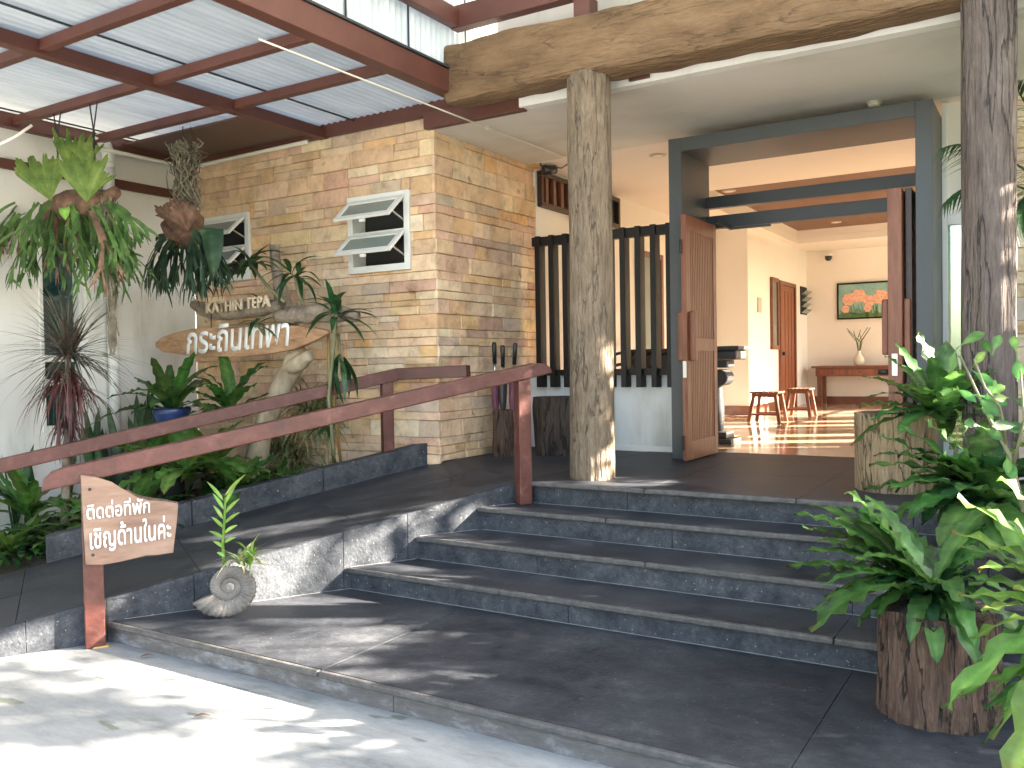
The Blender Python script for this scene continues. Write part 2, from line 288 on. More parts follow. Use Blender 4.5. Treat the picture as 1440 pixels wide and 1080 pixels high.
for k in range(4):
    y1 = TY[k+2] if k < 3 else 6.0
    risers(TY[k+1], TZ[k]+.001, TZ[k+1]-.036, sm[k], G['slate_side'])
    if k < 3: treads(TY[k+1]-.03, y1, TZ[k+1], sm[(k+1) % 4])
MB().prism([(rampx(3.2), 3.16), (XR, 3.16), (XR, 4.36), (rampx(4.36), 4.36)], 0, TZ[0]-.04).obj('step_core', G['slate_side'], st)
for k in range(3): MB().prism([(rampx(TY[k+1])+.01, TY[k+1]+.035), (XR, TY[k+1]+.035), (XR, TY[k+2]+.02), (rampx(TY[k+2])+.01, TY[k+2]+.02)], 0, TZ[k+1]-.036).obj('step_core', G['slate_side'], st)
G['grout'] = mat('pale_grout', [(.20,.20,.195),(.30,.30,.29)], ns=30, rough=.9, bump=.1)
for k in range(4):
    MB().box(rampx(TY[k+1])+.004, XR, TY[k+1]-.0045, TY[k+1]-.0002, TZ[k], TZ[k]+.0025).obj('grout_line', G['grout'], st)
# porch floor, slabs
pf = thing('porch_floor', None, None, (-2, 6.5, P), kind='structure')
xs = [-3.3, -2.35, -1.35, -.35, .65, XR]
ys = [5.473, 6.5, 7.5, 7.95]
for j in range(3):
    for i in range(5):
        slab([(xs[i]+J, ys[j]+J), (xs[i+1]-J, ys[j]+J), (xs[i+1]-J, ys[j+1]-J), (xs[i]+J, ys[j+1]-J)], P-.032, P, 'floor_slab', G['slate'], pf, .002)
        if j == 0: slab([(xs[i]+J, 5.438), (xs[i+1]-J, 5.438), (xs[i+1]-J, 5.472), (xs[i]+J, 5.472)], P-.034, P+.0008, 'nosing', G['nosing'], pf, .010)
pA = rp(1.332, 0); pB = rp(1.332, -1.6)
slab([(pA[0]+.0, pA[1]-.03), (-3.3-J, 5.473), (-3.3-J, 6.5-J), (-4.58, 6.5-J), (pB[0], pB[1])], P-.032, P, 'floor_slab', G['slate'], pf, .003)
slab([(-4.6, 6.5+J), (-3.3-J, 6.5+J), (-3.3-J, 7.72), (-4.6, 7.72)], P-.032, P, 'floor_slab', G['slate'], pf, .003)
MB().prism([(rampx(5.54)+.0, 5.54), (XR, 5.54), (XR, 7.95), (-4.6, 7.95), (-4.6, 6.22)], 0, P-.035).obj('floor_core', G['slate_side'], pf)
# ramp
rm = thing('ramp', None, None, (*rp(-1, -.8), 0), kind='structure')
tt = [-2.98, -1.9, -1.48, -.99, -.05, .403, 1.33]
for i in range(len(tt)-1):     # outer side facing, slab by slab
    a, b = tt[i]+J, tt[i+1]-J
    MB().prism([rp(a, 0), rp(b, 0), rp(b, -.03), rp(a, -.03)], 0, [max(.004, rz(a)-.001), rz(b)-.001, rz(b)-.001, max(.004, rz(a)-.001)]).obj('side_panel', G['slate_side'], rm, bevel=.002)
tt = [-2.95, -1.95, -.95, .1, 1.33]
for i in range(4):
    for (o0, o1) in ((-.031, -.8), (-.8, -1.59)):
        a, b = tt[i]+J, tt[i+1]-J
        MB().prism([rp(a, o0-J), rp(b, o0-J), rp(b, o1+J), rp(a, o1+J)][::-1], [max(0, rz(b if k in (1, 2) else a)-.04) for k in (3, 2, 1, 0)], [max(.005, rz(b if k in (1, 2) else a)) for k in (3, 2, 1, 0)]).obj('ramp_slab', G['slate'], rm, bevel=.002)
MB().prism([rp(-2.9, -.035), rp(1.33, -.035), rp(1.33, -1.585), rp(-2.9, -1.585)][::-1], 0, [.002, P-.04, P-.04, .002]).obj('ramp_core', G['slate_side'], rm)
for a, b in ((-1.82, -.8), (-.8, .25), (.25, 1.29)):
    MB().prism([rp(a+J, -1.593), rp(b-J, -1.593), rp(b-J, -1.74), rp(a+J, -1.74)][::-1], 0, [rz(t)+.19 for t in (a, b, b, a)]).obj('kerb_panel', G['slate_side'], rm, bevel=.008)
for k in range(4):      # grout where the ramp side meets landing and treads
    ya, yb = ((3.16, TY[1]), (TY[1], TY[2]-.03), (TY[2], TY[3]-.03), (TY[3], TY[4]-.03))[k]
    ta, tb = (ya-RA.y)/RD.y, (yb-RA.y)/RD.y
    MB().prism([rp(ta, .0004), rp(tb, .0004), rp(tb, .0045), rp(ta, .0045)][::-1], TZ[k]+.001, TZ[k]+.0035).obj('grout_line', G['grout'], rm)
# hall floor
hf = thing('hall_floor', None, None, (-2, 12, P), kind='structure')
gx = [-4.55+i*.6 for i in range(10)]; gy = [7.952+i*.6 for i in range(17)]
for i in range(9):
    for j in range(16):
        MB().box(gx[i]+.001, gx[i+1]-.001, gy[j]+.001, gy[j+1]-.001, P-.02, P).obj('floor_tile', G['tile'], hf)
MB().box(-4.6, .9, 7.95, 17.6, 0, P-.021).obj('floor_core', G['mortar'], hf)
# ceilings
ce = thing('ceiling', None, None, (-2, 8, 3.65), kind='structure')
MB().box(-4.6, XR, 6.1, 7.745, 3.645, 3.76).obj('porch_soffit', G['soffit'], ce)
MB().box(-4.6, .9, 7.75, 10.3, 3.65, 3.76).obj('ceiling_panel', G['peach'], ce)
MB().box(-4.6, -3.88, 10.301, 17.5, 3.65, 3.76).obj('ceiling_panel', G['peach'], ce)
MB().box(-.1, .9, 10.301, 17.5, 3.65, 3.76).obj('ceiling_panel', G['peach'], ce)
MB().box(-3.879, -.101, 15.95, 17.5, 3.65, 3.76).obj('ceiling_panel', G['peach'], ce)
MB().box(-3.95, -3.88, 10.25, 15.99, 3.762, 3.90).box(-.1, -.03, 10.25, 15.99, 3.762, 3.90).box(-3.879, -.101, 15.952, 16.0, 3.762, 3.90).box(-3.879, -.101, 10.24, 10.298, 3.762, 3.90).obj('coffer_edge', G['peach'], ce)
for i in range(14):
    x0 = -3.93+i*.277
    MB().box(x0+.002, x0+.275, 10.24, 16, 3.88, 3.91).obj('ceiling_board', G['ceilwood'], ce)
# ------------------------------------------------------------------ sandstone wall
SX, SY, ST = -4.61, 6.19, 3.77
WINS = [(-5.615, -4.885, 2.462, 3.172), (-7.68, -6.95, 2.505, 3.19)]
sw = thing('stone_wall', 'sandstone block wall of beige, orange and pink stones behind the ramp', 'wall', (-6, 6.3, 0))
core = MB()
def wallwith(core, x0, x1, y0, y1, z0, z1, holes):
    xs = sorted({x0, x1, *[h[0] for h in holes], *[h[1] for h in holes]})
    for i in range(len(xs)-1):
        a, b = xs[i], xs[i+1]; h = [q for q in holes if q[0] <= a+1e-6 and q[1] >= b-1e-6]
        if h: core.box(a, b, y0, y1, z0, h[0][2]); core.box(a, b, y0, y1, h[0][3], z1)
        else: core.box(a, b, y0, y1, z0, z1)
wallwith(core, -7.84, SX-.022, SY+.022, SY+.2, 0, ST+.1, [(w[0]+.02, w[1]-.02, w[2]+.02, w[3]-.02) for w in WINS])
core.box(SX-.2, SX-.022, SY+.201, 7.92, 0, ST+.1)
core.obj('wall_core', G['mortar'], sw)
PAL = [((.70,.50,.27), 1.2), ((.74,.57,.35), 2), ((.66,.52,.36), 6), ((.72,.60,.44), 7), ((.69,.55,.405), 6), ((.66,.46,.27), 2.0), ((.60,.40,.31), 1.8), ((.66,.50,.41), 3), ((.52,.45,.385), 1.6), ((.76,.66,.52), 6), ((.66,.45,.21), .8), ((.47,.34,.28), .5)]
rr = rnd(7); stones = []
def split(total, lo, hi, r):
    out = []
    while total > 0:
        w = r.uniform(lo, hi)
        if total-w < lo*.8: w = total
        out.append(w); total -= w
    return out
zc = .30
rows = []
while zc < ST-.03:
    h = rr.choice([.075, .10, .115, .13, .15, .165]); h = min(h, ST-zc)
    if ST-zc-h < .05: h = ST-zc
    rows.append((zc, h)); zc += h
for z, h in rows:
    x = -7.83
    for w in split(3.22, .16, .58, rr):       # front face
        if h > .125 and rr.random() < .35: f_ = rr.uniform(.38, .62); parts = [(z, h*f_), (z+h*f_, h*(1-f_))]
        else: parts = [(z, h)]
        for zz, hh in parts: stones.append(('f', x, min(w, SX-x), zz, hh))
        x += w
    y = SY+.0
    if z+h > P:
        for w in split(7.93-SY, .15, .5, rr):
            stones.append(('s', y, w, max(z, P+.002), h-(max(z, P+.002)-z))); y += w
def clip(s):
    out = [s]
    if s[0] == 's': return out
    for w in WINS:
        nxt = []
        for (k, x, wd, z, h) in out:
            if x+wd <= w[0] or x >= w[1] or z+h <= w[2] or z >= w[3]: nxt.append((k, x, wd, z, h)); continue
            if x < w[0]-.02: nxt.append((k, x, w[0]-x, z, h))
            if x+wd > w[1]+.02: nxt.append((k, w[1], x+wd-w[1], z, h))
            xa, xb = max(x, w[0]), min(x+wd, w[1])
            if z < w[2]-.015: nxt.append((k, xa, xb-xa, z, w[2]-z))
            if z+h > w[3]+.015: nxt.append((k, xa, xb-xa, w[3], z+h-w[3]))
        out = nxt
    return out
stones = [q for s in stones for q in clip(s)]
def stone_mesh(mb, s, r):
    k, a, w, z, h = s; g = .0016; d = r.choice([.012, .018, .022, .030]) + r.uniform(-.003, .004); i = min(.004, w*.1)
    c = r.choices([p[0] for p in PAL], [p[1] for p in PAL])[0]; f = r.uniform(.86, 1.10); mb.cur = tuple(min(.9, (q*.80+e_*.20)*f*w_*r.uniform(.97, 1.03)) for q, e_, w_ in zip(c, (.72, .62, .49), (1.20, 1.06, .97)))
    j = lambda: r.uniform(-.003, .003)
    ring = [(a+g, z+g), (a+w-g, z+g), (a+w-g, z+h-g), (a+g, z+h-g)]
    ins = [(a+g+i+j(), z+g+i*.8+j()), (a+w-g-i+j(), z+g+i*.8+j()), (a+w-g-i+j(), z+h-g-i*.8+j()), (a+g+i+j(), z+h-g-i*.8+j())]
    depth = [d+r.uniform(-.005, .005) for _ in range(4)]
    if k == 'f': vs = [(p[0], SY+.03, p[1]) for p in ring]+[(p[0], SY+.022-dd*.6, p[1]) for p, dd in zip(ring, depth)]+[(p[0], SY+.022-dd, p[1]) for p, dd in zip(ins, depth)]
    else: vs = [(SX-.03, p[0], p[1]) for p in ring]+[(SX-.022+dd*.6, p[0], p[1]) for p, dd in zip(ring, depth)]+[(SX-.022+dd, p[0], p[1]) for p, dd in zip(ins, depth)]
    fs = [(8, 9, 10, 11)]+[(n, (n+1) % 4, 4+(n+1) % 4, 4+n) for n in range(4)]+[(4+n, 4+(n+1) % 4, 8+(n+1) % 4, 8+n) for n in range(4)]
    if k == 's': fs = [f[::-1] for f in fs]
    mb.add(vs, fs)
def shown(s):
    k, a, w, z, h = s; area = w*h*(1.0 if k == 'f' else .75)
    if k == 'f' and (a < -6.0 and z < 1.9 or z < .7): area *= .2
    if z > 3.66: area *= .3
    return area
order = sorted(range(len(stones)), key=lambda i: -shown(stones[i])); single = set(order[:298]); rest = MB(); r2 = rnd(11)
for i, s in enumerate(stones):
    if i in single:
        m = MB(); stone_mesh(m, s, r2); m.obj('stone', G['stone'], sw)
    else: stone_mesh(rest, s, r2)
rest.obj('small_stones', G['stone'], sw, kind='stuff')
# awning windows
def awning(wr, label):
    x0, x1, z0, z1 = wr; yf = SY-.022
    t = thing('awning_window', label, 'window', ((x0+x1)/2, SY, z0), 'awning windows in the sandstone wall')
    fw = .062
    fr = MB(); fr.box(x0, x0+fw, yf, SY+.16, z0, z1).box(x1-fw, x1, yf, SY+.16, z0, z1).box(x0+fw, x1-fw, yf, SY+.16, z0, z0+fw).box(x0+fw, x1-fw, yf, SY+.16, z1-fw, z1)
    zm = (z0+z1)/2; fr.box(x0+fw, x1-fw, yf+.012, SY+.15, zm-.02, zm+.02); fr.obj('frame', G['pvcwhite'], t, bevel=.004)
    MB().box(x0+.01, x1-.01, SY+.165, SY+.18, z0+.01, z1-.01).obj('room_shade_sheet', G['darkroom'], t)
    for (a, b) in ((zm+.024, z1-fw-.004), (z0+fw+.004, zm-.024)):
        h = b-a; ang = math.radians(48); xa, xb = x0+fw*.55, x1-fw*.7
        def pt(x, s, n): return (x, yf-.006-math.sin(ang)*s-math.cos(ang)*n, b-math.cos(ang)*s+math.sin(ang)*n)
        def pl(mb, xa, xb, s0, s1, n0, n1): mb.hexa([pt(xa,s1,n0),pt(xb,s1,n0),pt(xb,s0,n0),pt(xa,s0,n0),pt(xa,s1,n1),pt(xb,s1,n1),pt(xb,s0,n1),pt(xa,s0,n1)])
        s = MB(); q = .048; H = h*1.06
        pl(s, xa, xa+q, 0, H, 0, .026); pl(s, xb-q, xb, 0, H, 0, .026); pl(s, xa+q, xb-q, 0, q, 0, .026); pl(s, xa+q, xb-q, H-q, H, 0, .026)
        so_ = s.obj('sash', G['pvcwhite'], t, bevel=.003)
        g = MB(); pl(g, xa+q-.002, xb-q+.002, q-.002, H-q+.002, .010, .016); g.obj('pane', G['frost'], so_)
        l = MB(); e = pt(xb-.03, H*.7, 0); l.bar((xb-.03, SY+.03, a+.05), e, .012, .012).obj('stay', G['chrome'], so_)
        l = MB(); e = pt((xa+xb)/2, H-.01, -.01); l.box(e[0]-.03, e[0]+.03, e[1]-.01, e[1]+.01, e[2]-.025, e[2]+.0).obj('catch', G['pvcwhite'], so_)
awning(WINS[0], 'white awning window with two sashes swung open, on the clear stretch of stone wall')
awning(WINS[1], 'white awning window half hidden behind the dark hanging staghorn fern')
# ------------------------------------------------------------------ white side wall
WX = -7.84
ww = thing('white_wall', 'white rendered house wall behind the left-hand plants', 'wall', (WX, 4, 0))
wm = MB(); y0, y1, z0, z1 = 4.50, 4.91, 1.05, 3.02
wm.box(WX-.25, WX, -3, y0, 0, 4.3).box(WX-.25, WX, y1, 6.2, 0, 4.3).box(WX-.25, WX, y0, y1, 0, z0).box(WX-.25, WX, y0, y1, z1, 4.3)
wm.obj('wall_body', G['white'], ww)
MB().box(WX+.001, WX+.05, 4.93, 5.02, 0, 3.38).obj('corner_strip', G['white'], ww, bevel=.004)
tw = thing('tall_window', 'narrow tall window in the white wall, greenery reflection tinted into its glass', 'window', (WX, 4.7, z0))
f = MB(); f.box(WX-.12, WX+.012, y0, y0+.035, z0, z1).box(WX-.12, WX+.012, y1-.035, y1, z0, z1).box(WX-.12, WX+.012, y0+.035, y1-.035, z0, z0+.05).box(WX-.12, WX+.012, y0+.035, y1-.035, z1-.05, z1)
for zz in (1.50, 1.72): f.box(WX-.12, WX+.008, y0+.035, y1-.035, zz-.03, zz+.03)
f.obj('frame', G['pvcwhite'], tw, bevel=.003)
for a, b in ((z0+.05, 1.47), (1.53, 1.69), (1.75, 2.38), (2.41, z1-.05)): MB().box(WX-.09, WX-.08, y0+.034, y1-.034, a, b).obj('pane', G['winglass'], tw)
MB().box(WX-.10, WX-.06, y0+.036, y1-.036, 2.375, 2.415).obj('glazing_bar', G['winglass'], tw)
pp = thing('downpipe', 'white plastic downpipe with elbow running down the white wall', 'pipe', (WX+.07, 5.18, 0))
MB().tube([(WX+.07, 5.18, .15), (WX+.07, 5.18, 3.62)], .052, 14).obj('pipe', G['pvcwhite'], pp, smooth=True)
MB().tube([(WX+.07, 5.18, 3.60), (WX+.07, 5.18, 3.70), (WX+.10, 5.13, 3.76), (WX+.14, 5.05, 3.84)], [.058, .06, .06, .058], 14).obj('elbow', G['pvcwhite'], pp, smooth=True)
MB().tube([(WX+.07, 5.18, 3.56), (WX+.07, 5.18, 3.61)], .062, 14).obj('socket', G['pvcwhite'], pp, smooth=True)
# ------------------------------------------------------------------ carport canopy
cp = thing('canopy', 'red-brown steel canopy with pale corrugated roof sheets over the plants', 'canopy', (-6, 4, 3.74))
RS = G['redsteel']
MB().box(-4.165, -4.045, -2.5, 6.9, 3.742, 3.925).obj('edge_beam', RS, cp, bevel=.005)
MB().box(-4.18, -4.03, -2.5, 6.05, 3.928, 3.945).obj('edge_trim', G['lap'], cp)
MB().box(-5.90, -5.80, -2.5, 6.13, 3.742, 3.838).obj('main_beam', RS, cp, bevel=.004)
MB().box(-7.835, -7.74, -2.5, 6.13, 3.742, 3.875).obj('wall_beam', RS, cp, bevel=.004)
MB().box(-7.836, -7.80, 2.5, 6.12, 3.385, 3.475).obj('wall_band', RS, cp, bevel=.004)
MB().box(-7.74, -4.17, 6.10, 6.165, 3.762, 3.90).obj('stone_beam', RS, cp, bevel=.004)
MB().box(-7.836, -7.74, 6.08, 6.166, 3.38, 3.741).obj('corner_post', RS, cp, bevel=.004)
MB().box(-7.73, -6.0, 5.32, 6.09, 3.80, 3.815).obj('corner_panel', G['brownpanel'], cp)
MB().box(-4.60, -4.17, 6.19, 6.26, 3.80, 3.90).obj('short_beam', RS, cp, bevel=.004)
MB().box(-4.60, -3.60, 6.03, 6.098, 3.625, 3.765).obj('short_beam', RS, cp, bevel=.004)
for yy in (5.055, 4.285, 3.41, 2.55, 1.7, .8, -.1, -1.0, -1.9):
    for a, b in ((-7.738, -5.902), (-5.798, -4.167)):
        MB().box(a, b, yy-.033, yy+.033, 3.765, 3.838).obj('purlin', RS, cp, bevel=.003)
def corr(mb, o, du, dv, dn, W, Lh, pitch, amp, nl=1):
    o = V(o); du = V(du); dv = V(dv); dn = V(dn); n = max(2, int(W/pitch*8)); Pg = []
    for i in range(n+1):
        u = W*i/n; h = amp*math.sin(2*math.pi*u/pitch)
        Pg.append([o+du*u+dv*(Lh*j/nl)+dn*h for j in range(nl+1)])
    mb.grid(Pg)
xsheet = [-7.95, -7.62, -6.535, -5.45, -4.73, -4.19]
for i in range(5):
    m = MB(); corr(m, (xsheet[i], -2.5, 3.87), (1, 0, 0), (0, 1, .0), (0, 0, 1), xsheet[i+1]-xsheet[i]-.004, 8.62, .076, .006)
    m.obj('roof_sheet', G['alu'], cp, smooth=True)
for x in (-7.62, -5.45): MB().box(x-.010, x+.010, -2.5, 6.1, 3.846, 3.856).obj('lap_joint', G['lap'], cp)
# upright corrugated cladding over the edge beam
cl = thing('corrugated_cladding', 'upright silver corrugated sheets above the canopy edge beam', 'cladding', (-4.05, 5, 3.95))
ycl = [-2.5, -1.7, -.9, -.1, .7, 1.5, 2.3, 3.1, 4.02, 4.52, 5.2, 5.95, 7.2]
for i in range(len(ycl)-1):
    m = MB(); corr(m, (-4.10-.006*(i % 2), ycl[i], 3.946), (0, 1, 0), (0, 0, 1), (1, 0, 0), ycl[i+1]-ycl[i]+.02, 1.82, .065, .009)
    m.obj('sheet', G['aluv'], cl, smooth=True)
    MB().box(-4.092, -4.084, ycl[i]-.006, ycl[i]+.006, 3.95, 5.76).obj('seam', G['lap'], cl)
# high porch roof
hr = thing('porch_roof', 'high red-brown framed porch roof above the log beam', 'roof', (-2, 5, 4.2))
MB().box(-4.06, XR, 5.70, 5.80, 4.255, 4.43).obj('tie_beam', RS, hr, bevel=.004)
MB().box(-4.06, -3.98, 2.2, 5.698, 4.26, 4.40).obj('side_beam', RS, hr, bevel=.004)
MB().box(-2.98, -2.85, 5.73, 5.87, 4.09, 4.254).obj('short_post', RS, hr, bevel=.004)
MB().box(-2.66, -2.50, 5.97, 5.998, 3.662, 3.74).obj('joist_end', RS, hr, bevel=.004)
for i in range(8):
    m = MB(); corr(m, (-4.05+i*.745, 1.6, 5.77-.02*i), (1, 0, -.03), (0, 1, 0), (0, 0, 1), .75, 6.6, .076, .011); m.obj('roof_sheet', G['alu'], hr, smooth=True)
# porch fascia wall
fa = thing('fascia_wall', 'white fascia wall of the house behind the log beam', 'wall', (-1, 6, 3.645))
MB().box(-3.62, XR, 6.0, 6.099, 3.640, 4.05).obj('lower_face', G['white'], fa)
MB().box(-3.82, XR, 6.02, 6.099, 4.051, 5.6).obj('upper_face', G['white'], fa)
# ------------------------------------------------------------------ log columns and log beam
def roughcyl(mb, c, r0, r1, z0, z1, n=40, m=30, amp=.012, seed=0, lean=(0, 0), fz=.8, flat=.5):
    for i in range(m+1):
        pass
    G_ = []
    for i in range(m+1):
        z = z0+(z1-z0)*i/m; f = i/m; r = r0+(r1-r0)*f; row = []
        for k in range(n+1):
            th = 2*math.pi*(k % n)/n; q = V((math.cos(th)*3+seed, math.sin(th)*3, z*fz)); d = noise.noise(q)*amp*1.6 + noise.noise(V((math.cos(th)*11, math.sin(th)*11+seed, z*fz*1.4)))*amp*flat
            row.append((c[0]+lean[0]*f+math.cos(th)*(r+d), c[1]+lean[1]*f+math.sin(th)*(r+d), z))
        G_.append(row)
    mb.grid(G_)
    top = [G_[-1][k] for k in range(n)]; bot = [G_[0][k] for k in range(n)]
    mb.add(top, [tuple(range(n))]); mb.add(bot, [tuple(range(n-1, -1, -1))])
m = MB(); roughcyl(m, (-2.915, 5.80), .163, .153, P, 3.70, amp=.010, seed=2, lean=(.02, 0), fz=.7)
m.obj('log_column', G['log'], smooth=True, **tg('round weathered log column beside the handrail, full height in view', 'column', 'log columns of the porch'))
m = MB(); roughcyl(m, (-.325, 5.80), .142, .140, P, 3.70, amp=.012, seed=9, lean=(0, 0), fz=.7, flat=.9)
m.obj('log_column', G['log2'], smooth=True, **tg('grey cracked log column behind the leafy sapling, at the right of the doors', 'column', 'log columns of the porch'))
m = MB(); nL = 90; prof = []
for k in range(28):
    th = 2*math.pi*k/28; cx_, cz_ = math.cos(th), math.sin(th); e = .30
    prof.append((math.copysign(abs(cx_)**e, cx_)*.155, math.copysign(abs(cz_)**e, cz_)*.225))
rows_ = []
for i in range(nL+1):
    x = -4.09+(XR+.2+4.09)*i/nL; row = []
    for k in range(29):
        py, pz = prof[k % 28]; d = noise.noise(V((x*1.1, py*5, pz*5)))*.022+noise.noise(V((x*5, py*9+3, pz*9)))*.010
        s = 1+d/.2; ex = (.03*noise.noise(V((py*9, pz*9, 4)))+.02*noise.noise(V((py*25, pz*25, 2)))) if i == 0 else 0
        row.append((x+ex, 5.80+py*s, 3.885+pz*s+.012*math.sin(x*1.3)))
    rows_.append(row)
m.grid(rows_); m.add([rows_[0][k] for k in range(28)], [tuple(range(28))])
m.obj('log_beam', G['beamlog'], smooth=True, **tg('thick squared golden-brown log beam lying across the porch columns', 'beam'))
# ------------------------------------------------------------------ portal, doors
po = thing('entrance_portal', 'blue-grey steel box frame standing round the open entrance doors', 'portal', (-1.8, 7.6, P))
MB().box(-2.86, -2.742, 7.245, 7.96, P, 3.53).obj('jamb', G['steelgrey'], po, bevel=.004)
MB().box(-.893, -.775, 7.245, 7.96, P, 3.53).obj('jamb', G['steelgrey'], po, bevel=.004)
MB().box(-2.7415, -.8935, 7.245, 7.96, 3.412, 3.529).obj('lintel', G['steelgrey'], po, bevel=.004)
MB().box(-2.7415, -.8935, 7.86, 7.94, 3.003, 3.108).obj('crossbar', G['steeldark'], po, bevel=.003)
MB().box(-2.7415, -.8935, 7.86, 7.94, 2.815, 2.93).obj('crossbar', G['steeldark'], po, bevel=.003)
def door(name, x, th, y0, y1, z0, z1, face, label, woodm, group):
    """folded door leaf standing along y; face = +1 when the slatted side looks to +x"""
    t = thing(name, label, 'door', (x, y0, z0), group)
    s = .085; zm = z0+(z1-z0)*.475; xa, xb = x-th/2, x+th/2
    for a, b in ((y0, y0+s), (y1-s, y1)): MB().box(xa, xb, a, b, z0, z1).obj('stile', woodm, t, bevel=.003)
    for a, b in ((z0, z0+.16), (zm-.055, zm+.055), (z1-.13, z1)): MB().box(xa+.002, xb-.002, y0+s+.0005, y1-s-.0005, a, b).obj('rail', woodm, t, bevel=.003)
    for a, b in ((z0+.161, zm-.056), (zm+.056, z1-.131)):
        sp = MB(); n = 14; w = (y1-y0-2*s)/n
        sp.box(x-.006, x+.006, y0+s, y1-s, a, b)
        for k in range(n): sp.box(xa+.008, xb-.008, y0+s+k*w+w*.14, y0+s+(k+1)*w-w*.14, a, b)
        sp.obj('slat_panel', woodm, t, kind='stuff')
    return t
dl = door('door_leaf', -2.648, .045, 7.02, 7.79, P+.012, 2.83, 1, 'red-brown slatted wooden door folded open on the left jamb', G['doorwood'], 'folding entrance doors')
for sgn in (1, -1):
    h = MB(); xx = -2.648+sgn*.024; h.box(min(xx, xx+sgn*.055), max(xx, xx+sgn*.055), 7.06, 7.15, 1.60, 2.02).obj('handle', G['doorwood'], dl, bevel=.012)
MB().box(-2.664, -2.632, 7.014, 7.019, 1.46, 1.60).obj('lock_plate', G['chrome'], dl, bevel=.003)
for zz in (.85, 2.5): MB().tube([(-2.668, 7.008, zz), (-2.668, 7.008, zz+.12)], .012, 8).obj('hinge', G['iron'], dl)
MB().bar((-2.60, 7.73, 2.86), (-2.50, 7.86, 2.80), .03, .03).bar((-2.50, 7.86, 2.80), (-2.15, 7.87, 2.80), .022, .022).obj('door_closer', G['steeldark'], dl)
dl2 = door('door_leaf', -2.708, .045, 7.26, 7.85, P+.012, 2.83, 1, 'second red-brown door leaf folded flat against the left jamb', G['doorwood'], 'folding entrance doors')
dr = door('door_leaf', -1.035, .10, 7.20, 7.82, P+.012, 2.885, 1, 'red-brown wooden door seen edge-on beside the right jamb', G['doorwood'], 'folding entrance doors')
for sgn in (1, -1):
    h = MB(); xx = -1.035+sgn*.052; h.box(min(xx, xx+sgn*.05), max(xx, xx+sgn*.05), 7.24, 7.33, 1.62, 2.05).obj('handle', G['doorwood'], dr, bevel=.012)
MB().box(-1.06, -1.018, 7.193, 7.199, 1.46, 1.63).obj('lock_plate', G['chrome'], dr, bevel=.003)
MB().tube([(-1.09, 7.22, 1.49), (-1.16, 7.22, 1.49)], .02, 8).obj('knob', G['iron'], dr, smooth=True)
dr2 = door('door_leaf', -.945, .045, 7.27, 7.85, P+.012, 2.885, 1, 'dark door leaf folded behind the right-hand handle door', G['darkdoor'], 'folding entrance doors')
# ------------------------------------------------------------------ slatted screen and low wall
lw = MB().box(-4.60, -2.865, 7.765, 7.9, P, 1.47).obj('low_wall', G['white'], **tg('low white wall under the dark slatted screen', 'wall'))
MB().box(-4.60, -2.865, 7.755, 7.764, P, P+.05).obj('skirting', G['cream'], lw)
scn = thing('slatted_screen', 'black-brown timber slat screen standing on the low white wall', 'screen', (-3.7, 7.7, 1.36))
MB().box(-4.50, -2.865, 7.66, 7.76, 2.785, 2.872).obj('top_rail', G['blackwood'], scn, bevel=.003)
MB().box(-4.50, -2.865, 7.69, 7.75, 1.475, 1.535).obj('bottom_rail', G['blackwood'], scn, bevel=.003)
for i in range(10):
    x = -4.425+i*.1552
    MB().box(x-.027, x+.027, 7.635, 7.757, 1.36, 2.878).obj('slat', G['blackwood'], scn, bevel=.003)
# ------------------------------------------------------------------ hall walls
hw = thing('hall_wall', 'cream hall wall with high dark transom, seen through the slats', 'wall', (-4.6, 10, P))
MB().box(-4.75, -4.60, 7.93, 13.5, P-.7, 3.66).obj('wall_body', G['cream'], hw)
iw = thing('inner_wall', 'cream inner hall wall with a wooden door and sun patches', 'wall', (-4.05, 15, P))
MB().box(-4.6, -4.05, 13.5, 17.5, P-.7, 3.66).obj('wall_body', G['cream'], iw)
MB().box(-4.6, -4.03, 13.482, 13.499, P, P+.14).obj('skirting', G['furn'], iw)
MB().box(-4.049, -4.03, 13.5, 15.19, P, P+.14).obj('skirting', G['furn'], iw)
bw = thing('back_wall', 'cream back wall of the hall behind the console table', 'wall', (-2, 17.3, P))
MB().box(-4.05, .9, 17.3, 17.5, P-.7, 3.66).obj('wall_body', G['peach'], bw)
MB().box(-4.028, .59, 17.28, 17.299, P, P+.14).obj('skirting', G['furn'], bw)
sdw = thing('side_wall', 'sunny side wall of the hall with tall unglazed window bays', 'wall', (-.2, 12, P))
m = MB(); m.box(-.25, -.10, 8.0, 17.5, P-.7, P+.12).box(-.25, -.10, 8.0, 17.5, 3.60, 3.649)
m.box(-.25, -.10, 8.0, 9.0, P+.12, 3.6)
for i, yy in enumerate([9.0+.83*i for i in range(11)]): m.box(-.25, -.10, yy, yy+(.09 if i > 6 else .40 if i % 3 else .70), P+.12, 3.6)
m.obj('wall_body', G['cream'], sdw)
m = MB()
for zz in (1.5, 2.15, 2.8): m.box(-.20, -.16, 9.0, 17.4, zz, zz+.05)
m.obj('glazing_bar', G['furn'], sdw)
